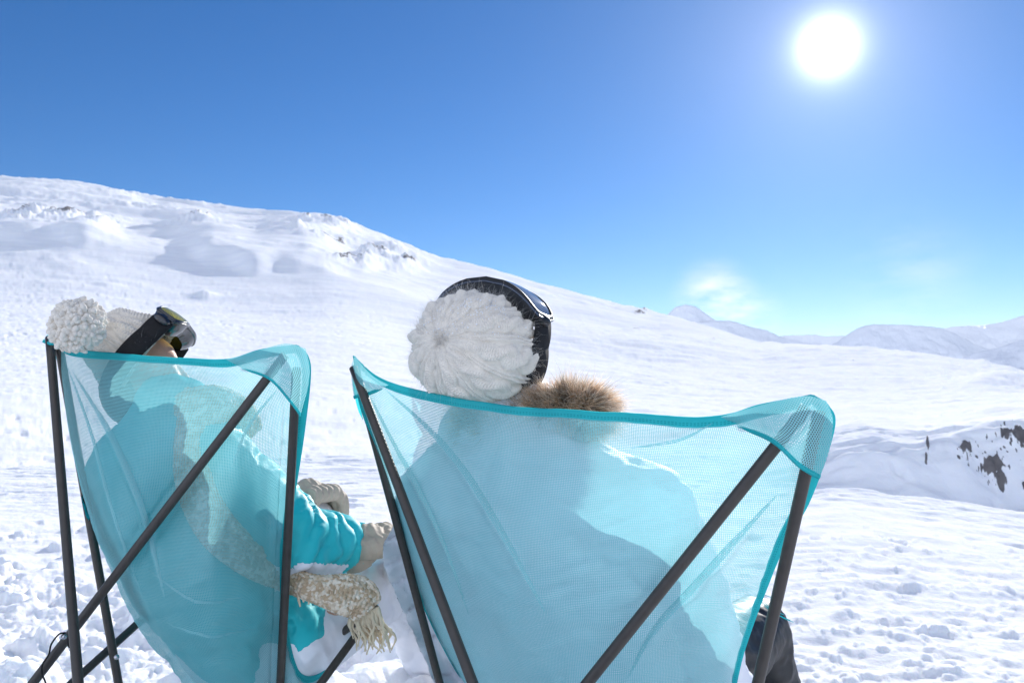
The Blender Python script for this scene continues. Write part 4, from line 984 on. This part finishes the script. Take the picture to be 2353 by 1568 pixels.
# ---- person in the turquoise jacket
def person_left():
    hip = P(575, 1460, 2.08)
    root = empty('person', np.array([hip[0], hip[1], .05]))
    tag(root, 'person lying back in turquoise ski jacket, white trousers, tweed scarf and bobble hat', 'person')
    g, n, sdv = frame(VEC(.55, .76, .34), VEC(-.80, .58, .05))
    a40 = math.radians(38); fwd = g*math.cos(a40)-n*math.sin(a40); up = n*math.cos(a40)+g*math.sin(a40)
    hc = P(334, 864, 2.11)
    m, sd_, fw, u_ = head_mesh(hc, fwd, up, .98)
    neck0 = hc-u_*.075-fw*.02; sh = P(395, 985, 2.02)
    # skeleton
    shN, shF = P(470, 1045, 1.96), P(420, 1010, 2.22)
    elN, wrN = P(672, 1236, 2.02), P(838, 1256, 2.22)
    elF, wrF = P(600, 1150, 2.42), P(694, 1158, 2.66)
    chest, belly = P(385, 1110, 2.02), P(470, 1300, 2.06)
    hipN, hipF = P(610, 1470, 2.07), P(560, 1430, 2.25)
    knN, knF = P(905, 1335, 2.36), P(716, 1205, 2.76)
    anN, anF = P(1010, 1560, 2.60), P(815, 1490, 2.98)
    body = []
    for q in m.v: pass
    body = [(m.v[0], ICO5[1])]+[capsule(neck0, sh, .050, .055), capsule(sh, chest, .07, .12), capsule(chest, belly, .12, .12), capsule(belly, hipN, .11, .10), capsule(belly, hipF, .11, .10)]
    body += limbs([(shN, .052), (elN, .040), (wrN, .030)])+limbs([(shF, .052), (elF, .040), (wrF, .030)])
    body += limbs([(hipN, .085), (knN, .060), (anN, .042)])+limbs([(hipF, .085), (knF, .060), (anF, .042)])
    v, nn, f = sdf_mesh(body, .0045, 3, .5)
    v = lean_on(v, GL, .075)
    obj('body', v, f, M['skin'], root)
    # hair at the nape, eyelashes
    nap = hc-fw*.055-u_*.03
    obj('hair', *ell(nap, (.078, .058, .085), (sd_, fw, u_)), M['hair'], root)
    # jacket
    pr = [capsule(P(385, 930, 2.03), P(395, 1000, 2.02), .075, .12), capsule(P(405, 960, 2.02), chest, .10, .185), capsule(chest, belly, .185, .175), capsule(belly, P(570, 1420, 2.08), .175, .165), capsule(P(540, 1380, 2.06), P(640, 1450, 2.10), .14, .125),
          capsule(P(395, 1010, 2.0), shN, .12, .10), capsule(P(395, 1010, 2.05), shF, .12, .10)]
    pr += limbs([(shN, .100), (elN, .086)])+limbs([(elN, .086), (P(770, 1250, 2.13), .072), (P(818, 1253, 2.17), .054)])
    pr += limbs([(shF, .09), (elF, .072), (P(690, 1166, 2.64), .045)])
    v, nn, f = sdf_mesh(pr, .007, 6, .6)
    v = folds(v, nn, elN+(shN-elN)*.15, P(830, 1256, 2.18), .017, 5.0, 3, 0.0, .97)
    v = folds(v, nn, shN, elN, .008, 4.5, 8, .2, 1.)
    v = crumple(v, nn, .006, 9, 4)
    v = lean_on(v, GL, .006, .022, 3)
    j = obj('jacket', v, f, [M['jacket_t'], M['jacket_w']], root)
    # white panel under the sleeve and across the flank
    me = j.data; cen = np.array([p.center[:] for p in me.polygons])+rootof(root)
    cu, cv2, cd = proj(cen)
    # panel edge runs along the underside of the arm, measured from the arm's own axis
    def under(a, b, off, lo, hi):
        L = b-a; t = np.clip(((cen-a)@L)/(L@L), 0, 1); q = cen-a-t[:, None]*L
        dn = np.array([0, 0, -1.0]); dist = np.linalg.norm(q, axis=1)
        tt = ((cen-a)@L)/(L@L)
        return (q@dn > off) & (dist < .125) & (tt > lo) & (tt < hi)
    wm = under(shN, elN, .050, .30, 1.1) | under(elN, P(818, 1253, 2.17), .046, -.1, .75)
    me.polygons.foreach_set('material_index', wm.astype(np.int32))
    # trousers
    pr = [capsule(P(540, 1440, 2.12), P(640, 1500, 2.10), .150, .135)]
    pr += limbs([(P(640, 1495, 2.10), .125), (P(760, 1425, 2.24), .108), (knN, .084)])+limbs([(knN, .086), (P(960, 1440, 2.50), .082), (anN, .080)])
    pr += limbs([(hipF, .12), (knF, .082)])+limbs([(knF, .080), (anF, .075)])
    v, nn, f = sdf_mesh(pr, .007, 6, .6)
    v = folds(v, nn, P(800, 1400, 2.3), knN+(knN-P(800, 1400, 2.3))*.4, .009, 4, 5, 0, 1.)
    v = folds(v, nn, knN, anN, .010, 5, 6, .0, 1.)
    v = crumple(v, nn, .005, 8, 9)
    v = lean_on(v, GL, .004)
    tr = obj('trousers', v, f, M['jacket_w'], root)
    for an, nx in ((anN, VEC(.5, -.1, .8)), (anF, VEC(.35, -.1, .9))):
        toe = an+nx*.20+np.array([0, 0, -.06])
        v, nn, f = sdf_mesh([capsule(an+np.array([0, 0, .04]), an+np.array([0, 0, -.05]), .062, .058), capsule(an+np.array([0, 0, -.06]), toe, .058, .050)], .006, 4)
        obj('boot', v, f, M['boot'], root)
    # gloves on both knees
    glove(P(822, 1258, 2.17), P(868, 1240, 2.19), VEC(.80, .05, .55), VEC(.5, -.1, -.8), AU, root, sz=1.5, bend=(.55, .8, .7))
    glove(P(690, 1160, 2.66), P(722, 1130, 2.72), VEC(.5, -.05, .85), VEC(.85, 0., -.5), AU, root, sz=1.45, bend=(.6, .6, .4))
    # hat
    hn = n*.96+VEC(0, 0, -1)*.2; hn /= np.linalg.norm(hn); aa = g-hn*(g@hn); aa /= np.linalg.norm(aa); bb = np.cross(hn, aa)
    hatc = P(328, 822, 2.10)
    hat, pos, hnn = knit_dome(hatc, hn, aa, bb, .142, .095, .098, root, 'wool2', cables=8, reach=1.70, twist=.05, amp=.0115, pinch=.0, seed=5, nc=520, nr=220)
    pc = P(178, 747, 1.90); pm = MB(); rng = np.random.default_rng(3); npf = 460
    for k in range(npf):
        zz = 1-2*(k+.5)/npf; ph = k*2.39996; dirn = np.array([math.sqrt(1-zz*zz)*math.cos(ph), math.sqrt(1-zz*zz)*math.sin(ph), zz])+rng.normal(size=3)*.07
        dirn /= np.linalg.norm(dirn); L = .066*(1+rng.normal()*.05)*(1-.10*abs(dirn@hn))
        side = np.cross(dirn, rng.normal(size=3)); side /= np.linalg.norm(side); s2 = np.cross(dirn, side)
        tip = pc+dirn*L; ln = rng.uniform(.0095, .0135); wd = rng.uniform(.0055, .0078)
        ax = dirn+side*rng.uniform(0, 1.3); ax /= np.linalg.norm(ax); s2 = np.cross(ax, side); s2 /= np.linalg.norm(s2); s1 = np.cross(ax, s2)
        pm.add(pc+dirn*(L-ln*.8)+(ICO2[0]*np.array([wd, wd, ln]))@np.array([s1, s2, ax]), ICO2[1])
    pm.add(*ell(pc, (.056, .056, .056)))
    pm.build('pompom', M['wool2'], hat)
    idx = RNG.integers(0, len(pos.reshape(-1, 3)), 2600); hp = pos.reshape(-1, 3)[idx]; hd = hnn.reshape(-1, 3)[idx]+RNG.normal(size=(2600, 3))*.6
    hairs('wool_fuzz', hp, hd, RNG.uniform(.004, .012, 2600), np.full(2600, .00012), M['fuzz'], hat, curl=.6, grav=0, seed=1)
    # goggles
    goggles(P(331, 832, 2.10), g, n, sdv, .106, .113, root, 'lens_y', 'frame', span=46, hof=0., out_=.027, bh=.038, hw=.027)
    # eyelashes on the near eye
    eb = hc+.98*(fw*.079+u_*.006); lm = MB()
    for sx in (1,):
        for k in range(12):
            b = eb+sd_*sx*(.020+.0019*k); lm.add(*tube([b, b+fw*.007-u_*.001, b+fw*.012+u_*.002], [.0006, .0005, .0002], 5))
    lm.build('eyelashes', M['hair'], root)
    # scarf: a ring round the neck and a tail that crosses the lap
    def scarf_strip(pts, hw, th, nr, seed):
        c = catmull([P(*p[:3]) for p in pts], nr); m_ = len(c)
        wn = catmull([[p[3], p[4]] for p in pts], nr)
        T = np.gradient(c, axis=0); T /= np.linalg.norm(T, axis=1)[:, None]
        vw = c-CP; vw /= np.linalg.norm(vw, axis=1)[:, None]
        W = np.cross(T, vw); W /= np.linalg.norm(W, axis=1)[:, None]; Nn = np.cross(T, W)
        k = 90; t = np.linspace(0, 2*math.pi, k, endpoint=False)
        ct, st = np.cos(t), np.sin(t); ex = np.sign(st)*np.abs(st)**.7
        rows_ = ct[None]*14.; L = np.concatenate([[0], np.cumsum(np.linalg.norm(np.diff(c, axis=0), axis=1))])[:, None]
        bump = .0042*np.abs(np.sin(np.arccos(np.clip(ct, -1, 1))[None]*8+np.floor(L/.010)*1.57))*np.abs(np.sin(L/.010*math.pi))
        V = c[:, None]+W[:, None]*(ct[None]*wn[:, :1])[..., None]+Nn[:, None]*(ex[None]*wn[:, 1:])[..., None]
        V += (W[:, None]*ct[None, :, None]*.3+Nn[:, None]*ex[None, :, None])*bump[..., None]
        V += Nn[:, None]*(.006*fbm(L*20+0*ct[None], ct[None]*2+0*L, seed=seed, o=3))[..., None]
        return V.reshape(-1, 3), [tuple(q) for q in grid_faces(m_, k, True)]+[tuple(range(k))[::-1], tuple((m_-1)*k+q for q in range(k))]
    sm = MB()
    sm.add(*scarf_strip([(425,925,1.99,.035,.03),(445,935,1.93,.045,.032),(490,935,1.94,.052,.034),(540,955,2.02,.05,.035),(560,985,2.12,.045,.03)], 0, 0, 160, 1))
    sm.add(*scarf_strip([(500,935,1.99,.05,.03),(530,1010,2.02,.045,.025),(580,1080,2.06,.03,.02),(640,1130,2.10,.022,.018),(690,1200,2.16,.022,.018)], 0, 0, 140, 2))
    tail = [(448,940,1.93,.035,.03),(440,1030,1.88,.038,.022),(450,1120,1.86,.040,.02),(500,1215,1.88,.044,.02),(580,1285,1.93,.04,.02),(650,1325,1.98,.030,.020),(720,1350,1.965,.032,.022),(780,1362,1.975,.046,.022),(822,1372,1.99,.050,.020),(842,1400,2.0,.040,.016)]
    sm.add(*scarf_strip(tail, 0, 0, 420, 3))
    V = np.concatenate(sm.v); V = lean_on(V, GL, .004); sm.v = [V]; sm.uv = [np.zeros((len(V), 2))]
    sc = sm.build('scarf', M['tweed'], root)
    fm = MB(); rng = np.random.default_rng(8)
    for k in range(38):
        t = k/37.; a = P(805+62*t, 1402+6*math.sin(t*3)-10*t, 1.995); e = P(822+75*t+rng.normal()*6, 1478+rng.normal()*9+8*t, 2.0+rng.uniform(-.02, .03))
        m1 = a*.6+e*.4+np.array([rng.normal()*.006, rng.normal()*.006, rng.normal()*.004]); m2 = a*.25+e*.75+np.array([rng.normal()*.008+.004, 0, .006])
        fm.add(*tube(catmull([a, m1, m2, e], 24), np.linspace(.0050, .0016, 24)*(1+.25*np.sin(np.arange(24)*1.4+k)), 8))
    fm.build('fringe', M['fringe'], sc); fm = MB()
    for k in range(7):
        t = k/6.; a = P(700-18*t, 1338+10*t, 1.955); e = P(690+30*t+rng.normal()*4, 1385+10*rng.normal(), 1.95)
        fm.add(*tube(catmull([a, a*.5+e*.5+np.array([rng.normal()*.008, 0, 0]), e], 18), np.linspace(.006, .002, 18), 8))
    fm.build('fringe', M['fringe'], sc)
    return root
person_left()

# ---- person under the fur hood
def person_right():
    hip = P(1440, 1560, 1.95)
    root = empty('person', np.array([hip[0], hip[1], .05]))
    tag(root, 'person reclining in cream cable knit beanie and black ski goggles with fur trimmed hood', 'person')
    g, n, sdv = frame(VEC(.16, .97, .10), VEC(-.52, .17, -.83))
    a40 = math.radians(40); fwd = g*math.cos(a40)-n*math.sin(a40); up = n*math.cos(a40)+g*math.sin(a40)
    hc = P(1120, 815, 1.90)
    m, sd_, fw, u_ = head_mesh(hc, fwd, up, 1.0)
    shL, shR = P(1020, 1150, 1.86), P(1490, 1185, 1.66)
    neck, chest, belly = P(1200, 975, 1.90), P(1260, 1200, 1.80), P(1340, 1400, 1.80)
    elL, wrL = P(1010, 1330, 2.05), P(1130, 1420, 2.35)
    elR, wrR = P(1590, 1390, 1.80), P(1560, 1450, 2.10)
    hipL, hipR = P(1340, 1560, 2.0), P(1470, 1570, 1.92)
    knL, knR = P(1440, 1400, 2.55), P(1735, 1450, 2.25)
    anL, anR = P(1440, 1640, 2.8), P(1775, 1760, 2.38)
    body = [(m.v[0], ICO5[1]), capsule(hc-u_*.07-fw*.02, neck, .052, .062), capsule(neck, chest, .08, .13), capsule(chest, belly, .13, .12), capsule(belly, hipL, .11, .11), capsule(belly, hipR, .11, .11)]
    body += limbs([(shL, .052), (elL, .040), (wrL, .030)])+limbs([(shR, .052), (elR, .040), (wrR, .030)])
    body += limbs([(hipL, .085), (knL, .060), (anL, .042)])+limbs([(hipR, .085), (knR, .060), (anR, .042)])
    v, nn, f = sdf_mesh(body, .0045, 3, .5)
    obj('body', lean_on(v, GR, .075), f, M['skin'], root)
    obj('hair', *ell(hc-fw*.05-u_*.03, (.078, .058, .085), (sd_, fw, u_)), M['hair'], root)
    pr = [capsule(P(1190, 985, 1.86), chest, .13, .19), capsule(chest, belly, .19, .19), capsule(belly, P(1380, 1530, 1.86), .19, .19), capsule(P(1170, 1110, 1.82), shL, .13, .10), capsule(P(1240, 1120, 1.75), shR, .13, .10)]
    pr += limbs([(shL, .105), (elL, .095), (wrL, .06)])+limbs([(shR, .10), (elR, .085), (wrR, .055)])
    pr += [capsule(P(975, 1270, 1.98), P(1100, 1500, 2.02), .095, .12), capsule(P(1100, 1150, 1.85), P(1150, 1450, 1.9), .16, .16), capsule(P(1600, 1400, 1.76), P(1650, 1560, 1.80), .07, .075)]
    v, nn, f = sdf_mesh(pr, .008, 6, .6)
    v = crumple(v, nn, .008, 7, 14)
    v = lean_on(v, GR, .006, .024, 8)
    obj('jacket', v, f, M['jacket_w'], root)
    # trousers
    pr = limbs([(P(1380, 1580, 1.95), .15), (knL, .09), (anL, .08)])+limbs([(hipR, .14), (P(1660, 1500, 2.12), .105), (knR, .088)])+limbs([(knR, .09), (P(1765, 1600, 2.33), .088), (anR, .085)])
    v, nn, f = sdf_mesh(pr, .007, 6, .6)
    v = folds(v, nn, knR, anR, .007, 3, 16, .1, 1.); v = crumple(v, nn, .006, 7, 19)
    v = lean_on(v, GR, .004)
    obj('trousers', v, f, M['dark'], root)
    for an in (anL, anR):
        toe = an+VEC(.5, -.1, .8)*.2+np.array([0, 0, -.06])
        v, nn, f = sdf_mesh([capsule(an+np.array([0, 0, .04]), an+np.array([0, 0, -.05]), .062, .058), capsule(an+np.array([0, 0, -.06]), toe, .058, .050)], .007, 4)
        obj('boot', v, f, M['boot'], root)
    glove(wrL, wrL+VEC(.6, .05, .6)*.09, VEC(.6, .0, .7), VEC(.6, 0, -.6), AU, root, sz=1.15)
    glove(wrR, wrR+VEC(-.6, .05, .7)*.09, VEC(-.6, .0, .7), VEC(-.6, 0, -.6), AU, root, sz=1.15)
    # hat
    aa = g-n*(g@n); aa /= np.linalg.norm(aa); bb = np.cross(n, aa)
    def sl(pos, th):
        return pos
    hat, pos, hnn = knit_dome(P(1088, 803, 1.80)-n*.0, n, aa, bb, .126, .118, .132, root, 'wool', cables=10, reach=1.95, twist=.050, amp=.0098, pinch=.014, seed=2, nr=330, nc=800, slouch=sl)
    nh = 6500; fp = pos.reshape(-1, 3); idx = RNG.integers(0, len(fp), nh); hd = hnn.reshape(-1, 3)[idx]+RNG.normal(size=(nh, 3))*.7
    hairs('wool_fuzz', fp[idx], hd, RNG.uniform(.004, .017, nh), np.full(nh, .00013), M['fuzz'], hat, curl=.7, grav=0, seed=2)
    # snow grains caught in the wool near the goggles
    sm = MB(); rng = np.random.default_rng(5); k = 0
    gu, gv, gd = proj(fp)
    ok = np.where((gd < np.median(gd)) & (gv < 775) & (gv > 660))[0]
    wgt = np.exp(-((gu[ok]-1115)/55)**2-((gv[ok]-705)/22)**2)+.10
    ch = rng.choice(ok, 260, p=wgt/wgt.sum())
    v0, f0 = ico(1)
    for i in ch:
        sm.add(fp[i]+hnn.reshape(-1, 3)[i]*.002+v0*rng.uniform(.0006, .0022)*rng.uniform(.6, 1.3, 3), f0)
    sg = sm.build('snow_grains', M['snow'], hat, smooth=False); sg['kind'] = 'stuff'
    goggles(P(1093, 808, 1.82), g, n, sdv, .122, .131, root, 'lens_g', 'frame_d', span=58, hof=-.040, out_=.036, bh=.052, flat=.12, rimk='frame_n')
    # fur hood
    hcx = [(1070,978,1.80,.022),(1130,962,1.80,.032),(1195,946,1.79,.034),(1275,940,1.77,.034),(1345,938,1.74,.035),(1366,960,1.72,.036)]
    path = catmull([P(*q[:3]) for q in hcx], 40); rr = catmull([[q[3]] for q in hcx], 40)[:, 0]
    v, f, uv = tube(path, rr, 28)
    v2, nn2, f2 = sdf_mesh([(v, f), ell(P(1280, 955, 1.79), (.085, .034, .05))], .006, 6)
    hood = obj('hood', *[lean_on(capsule(P(1110, 1010, 1.86), P(1285, 1010, 1.80), .105, .095)[0], GR, .01), capsule(P(1110, 1010, 1.86), P(1285, 1010, 1.80), .105, .095)[1]], M['jacket_w'], root)
    v2 = lean_on(v2, GR, .012)
    fur = obj('fur_trim', v2, f2, simple('fur_base', (.10, .06, .035), .9, noise=(40, .4)), hood)
    nf = 26000; ii = RNG.integers(0, len(v2), nf)
    pts = v2[ii]+RNG.normal(size=(nf, 3))*.002
    sweep = VEC(.75, .15, -.25)
    ax0 = path[0]; u0, _, _ = proj(pts)
    tdir = np.interp(u0, [1090, 1180, 1280, 1350, 1400], [-.9, -.55, .05, .6, 1.0])
    dirs = nn2[ii]*.75+AR[None]*tdir[:, None]+AU[None]*.10+RNG.normal(size=(nf, 3))*.24
    clump = np.stack([fbm(pts[:, 0]*60, pts[:, 1]*60, pts[:, 2]*60, seed=q, o=2) for q in (1, 2, 3)], -1)
    dirs += clump*1.5
    dirs /= np.linalg.norm(dirs, axis=1)[:, None]
    o = hairs('fur', pts, dirs, RNG.uniform(.020, .058, nf)*(1+.5*(RNG.random(nf) > .92)), np.full(nf, .00042), M['fur'], fur, seg=7, curl=.25, grav=-.25, seed=4, tone=np.clip(.5+.9*fbm(pts[:, 0]*45, pts[:, 1]*45, pts[:, 2]*45, seed=9, o=3)+RNG.normal(size=nf)*.2, 0, 1))
    o['kind'] = 'stuff'
    return root
person_right()
